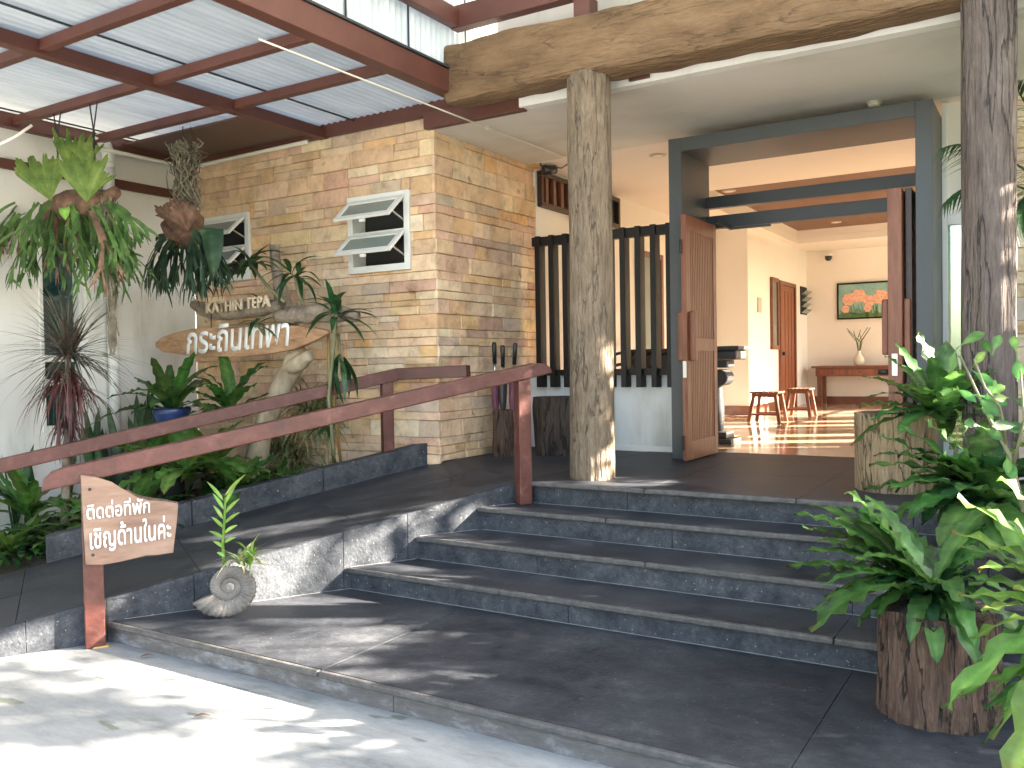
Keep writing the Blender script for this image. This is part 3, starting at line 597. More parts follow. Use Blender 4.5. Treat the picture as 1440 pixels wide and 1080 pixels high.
# right-hand front: glazing and stone pier
gl = thing('glazed_panel', 'glass side panel between the portal and the stone pier', 'window', (-.5, 7.9, P))
MB().box(-.774, -.735, 7.86, 7.94, P, 3.64).box(-.30, -.26, 7.86, 7.94, P, 3.64).box(-.734, -.301, 7.86, 7.94, 2.66, 2.75).box(-.734, -.301, 7.86, 7.94, P, P+.1).obj('frame', G['pvcwhite'], gl, bevel=.003)
MB().box(-.736, -.299, 7.895, 7.903, P+.09, 2.67).obj('pane', G['glass'], gl)
MB().box(-.736, -.299, 7.895, 7.903, 2.74, 3.64).obj('pane', G['peach'], gl)
pr_ = thing('stone_pier', 'sandstone pier at the right edge behind the grey log column', 'wall', (.1, 7.8, P))
MB().box(-.255, .6, 7.802, 7.99, 0, 3.64).obj('wall_core', G['mortar'], pr_)
r3 = rnd(5); z = P
while z < 3.6:
    h = r3.choice([.1, .12, .15, .18]); x = -.255
    for w in split(.84, .2, .45, r3):
        c = r3.choices([p[0] for p in PAL], [p[1] for p in PAL])[0]; mb = MB(); mb.cur = c; d = r3.uniform(.01, .03)
        mb.box(x+.003, x+w-.003, 7.80-d, 7.81, z+.003, min(3.64, z+h)-.003).obj('stone', G['stone'], pr_, bevel=.004, seg=1); x += w
    z += h
# transom, hall door behind the screen
tr_ = thing('transom_window', 'dark brown louvred transom window high on the hall wall', 'window', (-4.59, 8.8, 3.24))
m = MB(); m.box(-4.598, -4.54, 7.96, 9.9, 3.24, 3.29).box(-4.598, -4.54, 7.96, 9.9, 3.56, 3.61).box(-4.598, -4.54, 7.96, 8.01, 3.291, 3.559).box(-4.598, -4.54, 9.85, 9.9, 3.291, 3.559).box(-4.598, -4.54, 9.40, 9.45, 3.291, 3.559)
m.obj('frame', G['darkdoor'], tr_, bevel=.004)
MB().box(-4.598, -4.594, 8.011, 9.849, 3.291, 3.559).obj('backing', G['darkroom'], tr_)
for k in range(8):
    y = 8.06+k*.17
    MB().box(-4.592, -4.55, y, y+.06, 3.292, 3.558).obj('slat', G['furn'], tr_)
def walldoor(name, label, x, y0, y1, z0, z1, glassy):
    t = thing(name, label, 'door' if not glassy else 'window', (x, y0, z0))
    MB().box(x+.001, x+.05, y0, y0+.07, z0, z1).box(x+.001, x+.05, y1-.07, y1, z0, z1).box(x+.001, x+.05, y0+.0705, y1-.0705, z1-.07, z1).obj('frame', G['furn'], t, bevel=.004)
    MB().box(x+.002, x+.02, y0+.071, y1-.071, z0+.005, z1-.071).obj('pane' if glassy else 'panel', G['frost'] if glassy else G['doorwood'], t)
    return t
t = walldoor('hall_door', 'brown glazed door in the hall wall, glimpsed between the screen slats', -4.6, 10.45, 11.3, P, 3.05, True)
t = walldoor('hall_window', 'narrow brown-framed window beside the far inner door', -4.05, 14.72, 15.14, 1.77, 2.98, True)
MB().box(-4.049, -4.0, 14.79, 15.07, 1.771, 1.84).obj('sill_rail', G['furn'], t)
t = walldoor('inner_door', 'reddish wooden door in the far inner wall of the hall', -4.05, 15.22, 16.3, P, 2.96, False)
for a in (15.36, 15.58, 15.80, 16.02): MB().box(-4.031, -4.022, a, a+.17, P+.2, 2.8).obj('plank', G['doorwood'], t)
MB().tube([(-4.02, 15.36, 1.7), (-3.97, 15.36, 1.7)], .03, 8).obj('knob', G['iron'], t)
lv = thing('louvre_window', 'small open louvre window beyond the inner door', 'window', (-4.05, 17, 2.5))
MB().box(-4.049, -4.03, 16.76, 17.22, 2.44, 2.96).obj('backing', G['darkroom'], lv)
for k in range(4):
    zz = 2.50+k*.115
    MB().bar((-3.98, 16.78, zz), (-3.98, 17.20, zz), .11, .012, side=(.8, 0, .6)).obj('louvre', G['frost'], lv)
MB().box(-4.049, -4.03, 13.98, 14.18, 2.36, 2.60).obj('notice_plate', G['lampw'], **tg('small grey plate on the inner hall wall', 'plate'))
# ------------------------------------------------------------------ hall furniture
def stool(x0, x1, y0, y1, label):
    t = thing('stool', label, 'stool', ((x0+x1)/2, (y0+y1)/2, P), 'wooden stools in the hall'); zt = P+.42
    for i in range(6):
        a = x0+(x1-x0)*i/6; MB().box(a+.004, a+(x1-x0)/6-.004, y0-.02, y1+.02, zt-.025, zt).obj('seat_slat', G['furn'], t, bevel=.004)
    MB().box(x0+.02, x1-.02, y0+.01, y0+.03, zt-.075, zt-.027).obj('apron', G['furn'], t)
    MB().box(x0+.02, x1-.02, y1-.03, y1-.01, zt-.075, zt-.027).obj('apron', G['furn'], t)
    for sx in (-1, 1):
        for sy in (-1, 1):
            cx, cy = (x0+x1)/2, (y0+y1)/2; hx, hy = (x1-x0)/2, (y1-y0)/2
            MB().bar((cx+sx*(hx-.05), cy+sy*(hy-.03), zt-.026), (cx+sx*(hx+.01), cy+sy*(hy+.01), P), .045, .045, side=(1, 0, 0)).obj('leg', G['furn'], t, bevel=.004)
    for sy in (-1, 1): MB().bar(((x0+x1)/2-(x1-x0)*.42, (y0+y1)/2+sy*(y1-y0)*.48, P+.11), ((x0+x1)/2+(x1-x0)*.42, (y0+y1)/2+sy*(y1-y0)*.48, P+.11), .022, .03).obj('stretcher', G['furn'], t)
stool(-3.56, -3.17, 11.9, 12.25, 'low wooden stool nearer the entrance, in front of the other stool')
stool(-3.42, -3.08, 13.25, 13.6, 'low wooden stool farther back, nearest the inner wooden door')
ct = thing('console_table', 'long wooden console table with three drawers against the back wall', 'table', (-2.9, 17, P))
MB().box(-3.85, -2.15, 16.72, 17.24, P+.68, P+.72).obj('top', G['furn'], ct, bevel=.006)
MB().box(-3.78, -2.22, 16.76, 17.22, P+.53, P+.679).obj('case', G['furn'], ct)
for i in range(3):
    a = -3.70+i*.49; d = MB().box(a, a+.44, 16.745, 16.76, P+.555, P+.655).obj('drawer', G['doorwood'], ct, bevel=.004)
    MB().tube([(a+.22, 16.745, P+.605), (a+.22, 16.72, P+.605)], .014, 8).obj('knob', G['iron'], d)
for x in (-3.76, -2.30):
    for y in (16.78, 17.14): MB().box(x, x+.08, y, y+.07, P, P+.529).obj('leg', G['furn'], ct, bevel=.005)
vz = thing('vase', 'small vase with bare twigs standing on the console table', 'vase', (-3.05, 16.95, P+.72))
MB().lathe([(.05, 0), (.085, .03), (.10, .09), (.075, .16), (.035, .21), (.03, .25), (.04, .27)], (-3.05, 16.95, P+.721), 16).obj('body', G['pvc'], vz, smooth=True)
m = MB(); r = rnd(3)
for k in range(9): m.tube([(-3.05, 16.95, P+.9), (-3.05+r.uniform(-.08, .08), 16.95, P+1.15), (-3.05+r.uniform(-.22, .25), 16.95+r.uniform(-.1, .1), P+1.3+r.uniform(0, .12))], .006, 4)
m.obj('twigs', G['oliveleaf'], vz, kind='stuff')
pa = thing('painting', 'framed painting of peach flowers on a blue-green ground, on the back wall', 'painting', (-2.8, 17.28, 2.4))
x0, x1, z0, z1 = -3.46, -2.20, 2.36, 2.98
MB().box(x0, x1, 17.265, 17.298, z0, z1).obj('canvas', G['canvas'], pa)
MB().box(x0-.03, x0, 17.25, 17.299, z0-.03, z1+.03).box(x1, x1+.03, 17.25, 17.299, z0-.03, z1+.03).box(x0+.001, x1-.001, 17.25, 17.299, z0-.03, z0-.001).box(x0+.001, x1-.001, 17.25, 17.299, z1+.001, z1+.03).obj('frame', G['blackwood'], pa)
r = rnd(8); fl = MB(); gr = MB()
for k in range(80):
    x = r.uniform(x0+.02, x1-.02); h = r.uniform(.08, .26); gr.bar((x, 17.262, z0+.01), (min(x1-.01, max(x0+.01, x+r.uniform(-.05, .05))), 17.262, z0+h), .012, .004, side=(1, 0, 0))
gr.box(x0+.001, x1-.001, 17.260, 17.264, z0+.001, z0+.07)
for cx, cz, s in ((-3.28, 2.70, .13), (-3.10, 2.76, .14), (-2.92, 2.66, .12), (-2.72, 2.72, .15), (-2.50, 2.68, .13), (-3.34, 2.52, .08), (-2.95, 2.52, .08), (-2.62, 2.55, .09), (-2.34, 2.6, .09)):
    for k in range(6):
        a = k*math.pi/3+r.uniform(-.2, .2); px, pz = cx+math.cos(a)*s*.5, cz+math.sin(a)*s*.5
        fl.add([(px+math.cos(b)*s*.42*(1+.2*math.cos(3*b)), 17.2585-k*.0004, pz+math.sin(b)*s*.42) for b in [j*math.pi/6 for j in range(12)]], [tuple(range(12))])
gr.obj('painted_stems', G['stemgreen'], pa, kind='stuff'); fl.obj('painted_petals', G['petal'], pa, kind='stuff')
pd = thing('stone_console', 'dark grey carved stone console with scroll bracket behind the left door', 'console', (-3.0, 8.9, P))
MB().box(-3.45, -2.70, 8.66, 9.05, P+.96, P+1.0).obj('top', G['graystone'], pd, bevel=.006)
MB().box(-3.43, -2.73, 8.68, 9.03, P+.86, P+.959).obj('moulding', G['graystone'], pd, bevel=.02)
MB().box(-3.40, -2.84, 8.72, 8.98, P+.78, P+.859).obj('frieze', G['graystone'], pd, bevel=.015)
MB().tube([(-2.93, 8.74, P+.68), (-2.93, 8.98, P+.68)], .085, 16).obj('scroll', G['graystone'], pd, bevel=.01)
MB().lathe([(.075, 0), (.08, .25), (.06, .45), (.08, .58)], (-3.0, 8.86, P+.12), 12).obj('leg', G['graystone'], pd, smooth=True)
MB().box(-3.14, -2.80, 8.70, 9.05, P, P+.05).box(-3.10, -2.86, 8.74, 9.0, P+.051, P+.119).obj('foot', G['graystone'], pd, bevel=.01)
bk_ = thing('black_counter', 'black counter with a rolled edge behind the slatted screen', 'counter', (-3.3, 8.9, P))
MB().box(-4.28, -3.62, 9.4, 9.8, P, P+.95).obj('body', G['black'], bk_, bevel=.02)
MB().box(-4.31, -3.59, 9.36, 9.84, P+.951, P+1.0).obj('top', G['black'], bk_, bevel=.015)
ch = thing('black_chair', 'black curved-back chair glimpsed through the slats left of the log column', 'chair', (-4.3, 9.0, P))
MB().box(-4.5, -4.05, 8.75, 9.2, P+.42, P+.46).obj('seat', G['black'], ch, bevel=.01)
for x in (-4.48, -4.09):
    for y in (8.77, 9.16): MB().tube([(x, y, P), (x, y, P+.42)], .02, 8).obj('leg', G['black'], ch)
for k in range(3): MB().tube([(-4.5, 9.18, P+.66+k*.12), (-4.28, 9.27, P+.70+k*.13), (-4.05, 9.18, P+.66+k*.12)], .018, 8).obj('back_rail', G['black'], ch)
for x in (-4.5, -4.05): MB().tube([(x, 9.18, P+.46), (x, 9.18, P+.95)], .02, 8).obj('back_post', G['black'], ch)
cm = thing('security_camera', 'tiny dark dome camera in the far ceiling corner', 'camera', (-3.7, 17.2, 3.5))
MB().lathe([(.03, 0), (.06, .03), (.065, .07), (.065, .09)], (-3.62, 17.18, 3.44), 12).obj('dome', G['black'], cm, smooth=True)
MB().lathe([(.075, 0), (.075, .03)], (-3.62, 17.18, 3.531), 12).obj('base', G['pvcwhite'], cm)
def downlight(x, y, z, label):
    t = thing('downlight', label, 'light fitting', (x, y, z), 'recessed ceiling downlights')
    MB().lathe([(.075, -.012), (.085, -.004), (.085, -.001)], (x, y, z), 16).obj('trim', G['lampw'], t, smooth=True)
    MB().lathe([(.05, -.0135), (.05, -.0125)], (x, y, z), 16).obj('lens', G['pvcwhite'], t)
p = at(925, 218, 8.0); k_ = (3.65-1.6)/(p.z-1.6); downlight(p.x*k_, 8.0*k_, 3.65, 'round downlight in the ceiling beside the portal, left of the doors')
p = at(1025, 268, 9.5); k_ = (3.65-1.6)/(p.z-1.6); downlight(p.x*k_, 9.5*k_, 3.65, 'round downlight in the hall ceiling just above the dark crossbars')
p = at(1176, 312, 14); k_ = (3.88-1.6)/(p.z-1.6); downlight(p.x*k_, 14*k_, 3.879, 'round downlight in the brown timber ceiling')
sdv = thing('smoke_detector', 'small white detector on the soffit above the portal', 'detector', (-1.2, 7.4, 3.645))
p = at(1230, 143, 7.1); k_ = (3.645-1.6)/(p.z-1.6)
MB().lathe([(.03, -.045), (.045, -.03), (.05, -.012)], (p.x*k_, p.y*k_, 3.645), 14).obj('sensor', G['pvc'], sdv, smooth=True)
MB().lathe([(.062, -.0115), (.062, -.001)], (p.x*k_, p.y*k_, 3.645), 14).obj('base', G['lampw'], sdv, smooth=True)
# cables and boxes on the stone return
jb = thing('junction_box', 'yellowed plastic junction box at the top end of the stone wall', 'box', (-4.58, 7.86, 3.64))
MB().box(-4.605, -4.53, 7.80, 7.92, 3.62, 3.735).obj('box', G['yellowbox'], jb, bevel=.006)
MB().tube([(-4.529, 7.86, 3.68), (-4.522, 7.86, 3.68)], .018, 8).obj('knockout', G['pvc'], jb)
fl_ = thing('spotlight', 'black spotlight with loose cables tucked under the soffit', 'light fitting', (-4.4, 7.95, 3.6))
MB().tube([(-4.46, 7.86, 3.585), (-4.38, 7.98, 3.60)], [.05, .04], 10).obj('head', G['black'], fl_, smooth=True)
MB().tube([(-4.53, 7.86, 3.72), (-4.47, 7.82, 3.63), (-4.40, 7.86, 3.60), (-4.36, 7.95, 3.63), (-4.42, 7.98, 3.643)], .008, 6).tube([(-4.53, 7.88, 3.70), (-4.44, 7.92, 3.63), (-4.30, 7.95, 3.6), (-4.25, 8.0, 3.643)], .007, 6).obj('cable', G['black'], fl_, smooth=True)
cd = thing('conduit', 'cream plastic conduit running under the canopy to the soffit', 'conduit', (-4.28, 5, 3.7))
MB().tube([(-4.15, 3.8, 3.62), (-4.147, 4.1, 3.62), (-4.12, 6.0, 3.62), (-4.095, 7.58, 3.62), (-4.02, 7.70, 3.62), (-3.95, 7.72, 3.644)], .0065, 8).obj('pipe', G['pvc'], cd, smooth=True)
for yy, zz in ((6.32, 3.645),): MB().tube([(-4.128, yy-.02, 3.62), (-4.128, yy+.02, 3.62)], .013, 8).box(-4.135, -4.12, yy-.008, yy+.008, 3.635, zz).obj('clip', G['pvc'], cd)
MB().tube([at(-25, 214, 3.6), at(0, 203, 3.62), at(22, 192, 3.66), at(45, 176, 3.75)], .011, 8).obj('white_cable', G['pvcwhite'], smooth=True, **tg('loose white cable hanging under the canopy at the left edge', 'cable'))
cw = MB().tube([(-7.70, 4.6, 3.71), (-7.70, 6.03, 3.71), (-7.6, 6.07, 3.715), (-6.0, 6.07, 3.735)], .02, 8).obj('corner_conduit', G['pvc'], smooth=True, **tg('pale conduit running round the inner corner under the canopy', 'conduit'))
# ------------------------------------------------------------------ handrails
def vprism(pts, o0, o1):
    m = MB(); n = len(pts); vs = [(*rp(t, o0), z) for t, z in pts]+[(*rp(t, o1), z) for t, z in pts]
    return m.add(vs, [tuple(range(n)), tuple(range(2*n-1, n-1, -1))]+[(i, n+i, n+(i+1) % n, (i+1) % n) for i in range(n)])
RW = G['railwood']
zt = lambda t: 1.041+.1793*(t+1.755)
hrf = thing('handrail', 'red-brown handrail along the open side of the ramp, above the notice board', 'handrail', (*rp(0, .05), 0), 'handrails of the ramp')
pts = [(-1.80, zt(-1.8)-.108), (1.515, zt(1.515)-.10), (1.50, zt(1.5)-.055), (1.455, zt(1.455)-.018), (1.38, zt(1.38)), (-1.68, zt(-1.68)), (-1.75, zt(-1.75)-.012), (-1.79, zt(-1.79)-.045)]
vprism(pts, -.002, .098).obj('top_rail', RW, hrf, bevel=.008)
vprism([(-1.6, 0.001), (-1.493, 0.001), (-1.493, zt(-1.493)-.103), (-1.6, zt(-1.6)-.103)], .004, .092).obj('post', RW, hrf, bevel=.006)
vprism([(1.235, .581), (1.335, .581), (1.335, zt(1.335)-.103), (1.235, zt(1.235)-.103)], .004, .092).obj('post', RW, hrf, bevel=.006)
MB().prism([rp(-1.515, .06), rp(-1.478, .06), rp(-1.478, .103), rp(-1.56, .103)][::-1], .0005, .008).obj('rust_foot', G['yellowbox'], hrf)
zr = lambda t: .976+.1977*(t+2.096)
hrr = thing('handrail', 'red-brown handrail on the plant side of the ramp, turning at the stone corner', 'handrail', (*rp(0, -1.67), 0), 'handrails of the ramp')
vprism([(-2.9, zr(-2.9)-.105), (.96, zr(.96)-.105), (.96, zr(.96)), (-2.9, zr(-2.9))], -1.72, -1.63).obj('top_rail', RW, hrr, bevel=.008)
a = V((*rp(.955, -1.675), zr(.955)-.052)); b = V((-4.25, 6.14, 1.545))
MB().bar(a, b, .09, .104).obj('return_rail', G['redsteel'], hrr, bevel=.008)
vprism([(.80, rz(.8)+.191), (.90, rz(.9)+.191), (.90, zr(.9)-.104), (.80, zr(.8)-.104)], -1.715, -1.635).obj('post', RW, hrr, bevel=.006)
vprism([(-2.3, 0), (-2.2, 0), (-2.2, zr(-2.2)-.104), (-2.3, zr(-2.3)-.104)], -1.715, -1.635).obj('post', RW, hrr, bevel=.006)
# ------------------------------------------------------------------ lettering
def text(body, o, xd, zd, width, height, m, parent, bold=.02, depth=.006, shear=0, name='lettering'):
    c = bpy.data.curves.new('txt', 'FONT'); c.body = body; c.offset = bold; c.resolution_u = 3; c.shear = shear
    tmp = bpy.data.objects.new('txt', c); COL.objects.link(tmp)
    dg = bpy.context.evaluated_depsgraph_get(); me = bpy.data.meshes.new_from_object(tmp.evaluated_get(dg))
    xs = [v.co.x for v in me.vertices]; ys = [v.co.y for v in me.vertices]; x0, x1, y0, y1 = min(xs), max(xs), min(ys), max(ys)
    o = V(o); xd = V(xd).normalized(); zd = V(zd).normalized(); n = xd.cross(zd).normalized()
    bm = bmesh.new(); bm.from_mesh(me)
    r = bmesh.ops.extrude_face_region(bm, geom=bm.faces[:]); 
    up = [g for g in r['geom'] if isinstance(g, bmesh.types.BMVert)]
    for v in up: v.co.z = 1
    for v in bm.verts:
        p = o+xd*((v.co.x-x0)/(x1-x0)*width)+zd*((v.co.y-y0)/(y1-y0)*height)+n*(depth*v.co.z); v.co = p
    me2 = bpy.data.meshes.new(name); bm.to_mesh(me2); bm.free(); me2.materials.append(m)
    bpy.data.objects.remove(tmp); bpy.data.meshes.remove(me)
    ob = bpy.data.objects.new(name, me2); COL.objects.link(ob); ob.parent = parent
    ob.matrix_parent_inverse = Matrix.Translation(-V(world_loc(parent))); ob['kind'] = 'stuff'
    return ob
XD3 = V((RD.x, RD.y, 0))
nb = thing('notice_board', 'brown wooden notice board with white Thai lettering, nailed to the rail post', 'sign', (*rp(-1.4, .1), .5))
top = [(-1.6, 1.012), (-1.52, .992), (-1.44, .958), (-1.37, .905), (-1.31, .862), (-1.24, .838), (-1.16, .822), (-1.083, .802)]
bot = [(-1.083, .795), (-1.092, .70), (-1.118, .512), (-1.20, .508), (-1.27, .512), (-1.33, .502), (-1.42, .490), (-1.50, .484), (-1.587, .496)]
vprism((top+bot)[::-1], .096, .128).obj('board', G['board'], nb, bevel=.005)
m = MB(); m.tube([(*rp(t, .110), z-.004) for t, z in top[3:]], [.012, .016, .018, .015, .012], 8); m.obj('bark_edge', G['bark'], nb)
m = MB(); m.tube([(*rp(t, .112), z+.004) for t, z in bot[2:7]], [.007, .010, .012, .010, .007], 8); m.obj('bark_edge', G['bark'], nb)
text('ติดต่อที่พัก', (*rp(-1.575, .1285), .752), XD3+V((0, 0, .03)), (0, 0, 1), .335, .10, G['paint'], nb, bold=.012)
text('เชิญด้านในค่ะ', (*rp(-1.562, .1285), .555), XD3+V((0, 0, .045)), (0, 0, 1), .435, .165, G['paint'], nb, bold=.014)
for t_, z_ in ((-1.555, .925), (-1.548, .548)): MB().tube([(*rp(t_, .126), z_), (*rp(t_, .1295), z_)], .010, 8).obj('nail', G['iron'], nb)
# wooden name plank on the driftwood post
yp = 5.42
pk = thing('name_plank', 'long boat-shaped orange-brown plank with white Thai lettering', 'sign', tuple(at(340, 480, yp)))
ctr = [(218, 484, 3), (228, 484, 11), (245, 482, 15), (270, 481, 20), (300, 480.5, 21), (340, 480, 22), (380, 477.5, 20), (415, 474, 17), (440, 470, 10), (452, 468, 6), (460, 467, 2)]
P0, P1 = [], []
for u, v, h in ctr: P0.append(at(u, v-h*.95, yp)); P1.append(at(u, v+h, yp))
poly = P0+P1[::-1]; n = len(poly); m = MB()
m.add([p+V((0, 0, 0)) for p in poly]+[p+V((0, .05, 0)) for p in poly], [tuple(range(n)), tuple(range(2*n-1, n-1, -1))]+[(i, n+i, n+(i+1) % n, (i+1) % n) for i in range(n)])
m.obj('plank', G['plank'], pk, bevel=.008)
a = at(263, 499, yp); b = at(408, 487, yp); t_ = at(263, 465, yp)
text('กระถินเทพา', a+V((0, -.002, 0)), (b-a), (0, 0, 1), (b-a).length, (t_-a).z*1.12, G['paint'], pk, bold=.018, depth=.006, shear=.12)
for u in (297, 416): MB().tube([at(u, 437, yp+.03), at(u, 462, yp+.03)], .006, 6).obj('hanger', G['iron'], pk)
# driftwood post with carved log
dw = thing('driftwood_post', 'pale leaning driftwood trunk carrying the wooden signs', 'trunk', tuple(at(355, 690, 5.6)))
def rtube(mb, pts, rs, n=14, amp=.15, seed=0, sub=6):
    P_, R_ = [], []
    for i in range(len(pts)-1):
        for k in range(sub):
            f = k/sub; P_.append(V(pts[i]).lerp(V(pts[i+1]), f)); R_.append(rs[i]*(1-f)+rs[i+1]*f)
    P_.append(V(pts[-1])); R_.append(rs[-1])
    for _ in range(2): P_ = [P_[0]]+[(P_[i-1]+P_[i]*2+P_[i+1])/4 for i in range(1, len(P_)-1)]+[P_[-1]]
    k0 = len(mb.v); mb.tube(P_, R_, n)
    for i in range(len(P_)):
        for k in range(n):
            v = V(mb.v[k0+i*n+k]); d = (v-P_[i]); q = noise.noise(V((v.x*6+seed, v.y*6, v.z*6)))*amp+noise.noise(V((v.x*17, v.y*17+seed, v.z*17)))*amp*.4
            mb.v[k0+i*n+k] = tuple(P_[i]+d*(1+q))
yt = 5.62
m = MB(); rtube(m, [at(352, 720, yt), at(355, 668, yt), at(368, 610, yt), at(392, 550, yt), at(418, 505, yt), at(424, 492, yt)], [.115, .105, .10, .095, .10, .07], amp=.14)
m.obj('lower_trunk', G['drift'], dw, smooth=True)
m = MB(); rtube(m, [at(405, 520, yt-.03), at(424, 508, yt-.08), at(436, 500, yt-.1)], [.06, .075, .045], amp=.2, seed=4); m.obj('knot', G['drift'], dw, smooth=True)
m = MB(); rtube(m, [at(402, 446, yt+.02), at(398, 425, yt+.02), at(391, 390, yt), at(387, 362, yt), at(386, 345, yt)], [.09, .075, .05, .047, .045], amp=.1, seed=2); m.obj('branch', G['barkgrey'], dw, smooth=True)
m = MB(); rtube(m, [at(420, 500, yt+.08), at(412, 470, yt+.1), at(404, 440, yt+.06)], [.07, .07, .08], amp=.1, seed=6); m.obj('upper_trunk', G['barkgrey'], dw, smooth=True)
cg = thing('carved_log', 'rough grey driftwood log carved with pale capital letters, above the orange plank', 'sign', tuple(at(340, 440, 5.5)))
m = MB(); rtube(m, [at(272, 428, 5.52), at(290, 437, 5.52), at(320, 438, 5.52), at(365, 433, 5.52), at(394, 428, 5.52)], [.04, .075, .082, .075, .05], n=18, amp=.22, seed=3); m.obj('log', G['barkgrey'], cg, smooth=True)
m = MB(); rtube(m, [at(390, 446, 5.50), at(415, 444, 5.47), at(440, 442, 5.45), at(470, 438, 5.5), at(503, 445, 5.52)], [.05, .085, .07, .085, .04], n=18, amp=.35, seed=8); m.obj('log_end', G['barkgrey'], cg, smooth=True)
a = at(293, 441, 5.40); b = at(382, 431, 5.40)
text('KATHIN TEPA', a, b-a, (0, 0, 1), (b-a).length, (at(293, 426, 5.4)-a).z, G['carved'], cg, bold=.012, depth=.03)
# ------------------------------------------------------------------ stumps, umbrellas, planters
us = thing('umbrella_stand', 'hollow brown log used as umbrella stand beside the stone wall', 'stand', (-4.36, 6.86, P))
m = MB(); roughcyl(m, (-4.37, 6.87), .105, .095, P, P+.43, n=28, m=10, amp=.012, seed=3); m.obj('log', G['stump'], us, smooth=True)
for k, (dx, dy, lean, cm_, h, lab) in enumerate(((-.055, -.03, (-.02, .01), 'purplecloth', 1.06, 'purple folded umbrella with black handle, left of the three in the stand'), (.02, -.045, (.02, -.01), 'black', 1.03, 'black folded umbrella with metal collar, middle of the three in the stand'), (.055, .02, (.06, .02), 'purplecloth', 1.05, 'dark folded umbrella leaning right in the log stand'))):
    u_ = thing('umbrella', lab, 'umbrella', (-4.37+dx, 6.87+dy, P+.05), 'umbrellas in the log stand'); b0 = V((-4.37+dx, 6.87+dy, P)); ax = V((lean[0], lean[1], 1))
    MB().tube([b0+ax*(h-.2), b0+ax*(h-.02), b0+ax*h], [.020, .023, .016], 10).obj('handle', G['black'], u_, smooth=True)
    MB().tube([b0+ax*(h-.30), b0+ax*(h-.201)], .013, 8).obj('collar', G['chrome'], u_, smooth=True)
    m = MB(); m.tube([b0+ax*.42, b0+ax*.5, b0+ax*(h-.36), b0+ax*(h-.301)], [.022, .034, .042, .02], 10); m.obj('canopy', G[cm_], u_)
m = MB(); roughcyl(m, (-3.98, 7.24), .235, .225, P, P+.54, n=44, m=14, amp=.026, seed=12, fz=2, flat=1.0)
m.obj('dark_stump', G['darkstump'], smooth=True, **tg('dark gnarled tree stump standing by the low white wall', 'stump'))
# ------------------------------------------------------------------ leaves
def wprof(kind, s):
    if kind == 'nest': return min(1, .18+1.9*s)*max(0, 1-s**4)**.6
    if kind == 'lance': return math.sin(math.pi*min(1, max(0, s))**.75)**.9 if s < 1 else 0
    if kind == 'strap': return (.75+.25*math.sin(math.pi*s))*max(0, 1-s**5)**.7
    if kind == 'obov': return (.08 if s < .18 else math.sin(math.pi*((s-.18)/.82)**1.35)**.8) if s < 1 else 0
    if kind == 'grass': return max(0, 1-s**1.6)*(.6+.4*min(1, s*5))
    return 1
def leaf(mb, base, ctrl, tip, width, kind='nest', nu=10, nv=2, fold=.18, wave=0, wf=4, side=None, shade=1, rib=1.45, r=None, rag=0):
    base, ctrl, tip = V(base), V(ctrl), V(tip); P_, C_ = [], []; sp = None; hr_ = (r.uniform(.8, 1.3), r.uniform(.92, 1.08)) if r else (1, 1); dry_ = bool(r) and r.random() < .35; ph = r.uniform(0, 6) if r else 0
    for i in range(nu+1):
        s = i/nu; p = base*(1-s)**2+ctrl*2*s*(1-s)+tip*s*s; t = ((ctrl-base)*(1-s)+(tip-ctrl)*s).normalized()
        sd = V(side) if side is not None else t.cross(V((0, 0, 1)))
        sd = sd-t*sd.dot(t)
        if sd.length < .05: sd = sp or V((1, 0, 0))
        sd.normalize()
        if sp and sd.dot(sp) < 0: sd = -sd
        sp = sd; n = sd.cross(t).normalized()
        if n.z < 0 and side is None: n = -n
        w = width/2*wprof(kind, s); row, cr = [], []
        for j in range(-nv//2, nv//2+1) if nv > 1 else (-1, 1):
            f = j/(nv/2) if nv > 1 else j; ww = w
            if rag and r: ww = w*(1+r.uniform(-rag, rag)*abs(f))
            e = abs(f)**1.5
            row.append(p+sd*(ww*f)+n*(fold*w*abs(f)+wave*width*e*math.sin(2*math.pi*wf*s+ph+(1.3 if f > 0 else 0))))
            k_ = rib*shade if f == 0 else shade; cr.append((k_*hr_[0]*1.8, k_*.8, k_*.7) if dry_ and s > .95 else (k_*hr_[0], k_*hr_[1], k_*.95))
        P_.append(row); C_.append(cr)
    mb.grid(P_, C_)
def dirv(az, el): return V((math.cos(az)*math.cos(el), math.sin(az)*math.cos(el), math.sin(el)))
def rosette(t, base, n, L, W, el, droop, m, kind='nest', seed=1, az=(0, 2*math.pi), joined=None, nu=9, nv=2, wave=.10, wf=4, fold=.18, rag=0, jit=.02, rib=1.45, spread=True):
    r = rnd(seed); base = V(base); J_ = MB()
    for k in range(n):
        a = az[0]+(az[1]-az[0])*((k+r.uniform(-.35, .35))/n if spread else r.random()); l = r.uniform(*L); e = r.uniform(*el); dr = r.uniform(*droop)
        b = base+V((r.uniform(-jit, jit), r.uniform(-jit, jit), r.uniform(-jit, jit)))
        c = b+dirv(a, e)*l*.55; tp = b+dirv(a, e-dr*.5)*l*.95-V((0, 0, l*.10*dr))
        mb = J_ if joined else MB()
        leaf(mb, b, c, tp, W*r.uniform(.8, 1.15), kind, nu, nv, fold, wave, wf+r.uniform(-1, 1), shade=r.uniform(.75, 1.2), r=r, rag=rag, rib=rib)
        if not joined: mb.obj('leaf', m, t, smooth=True)
    if joined: J_.obj(joined, m, t, smooth=True, kind='stuff')
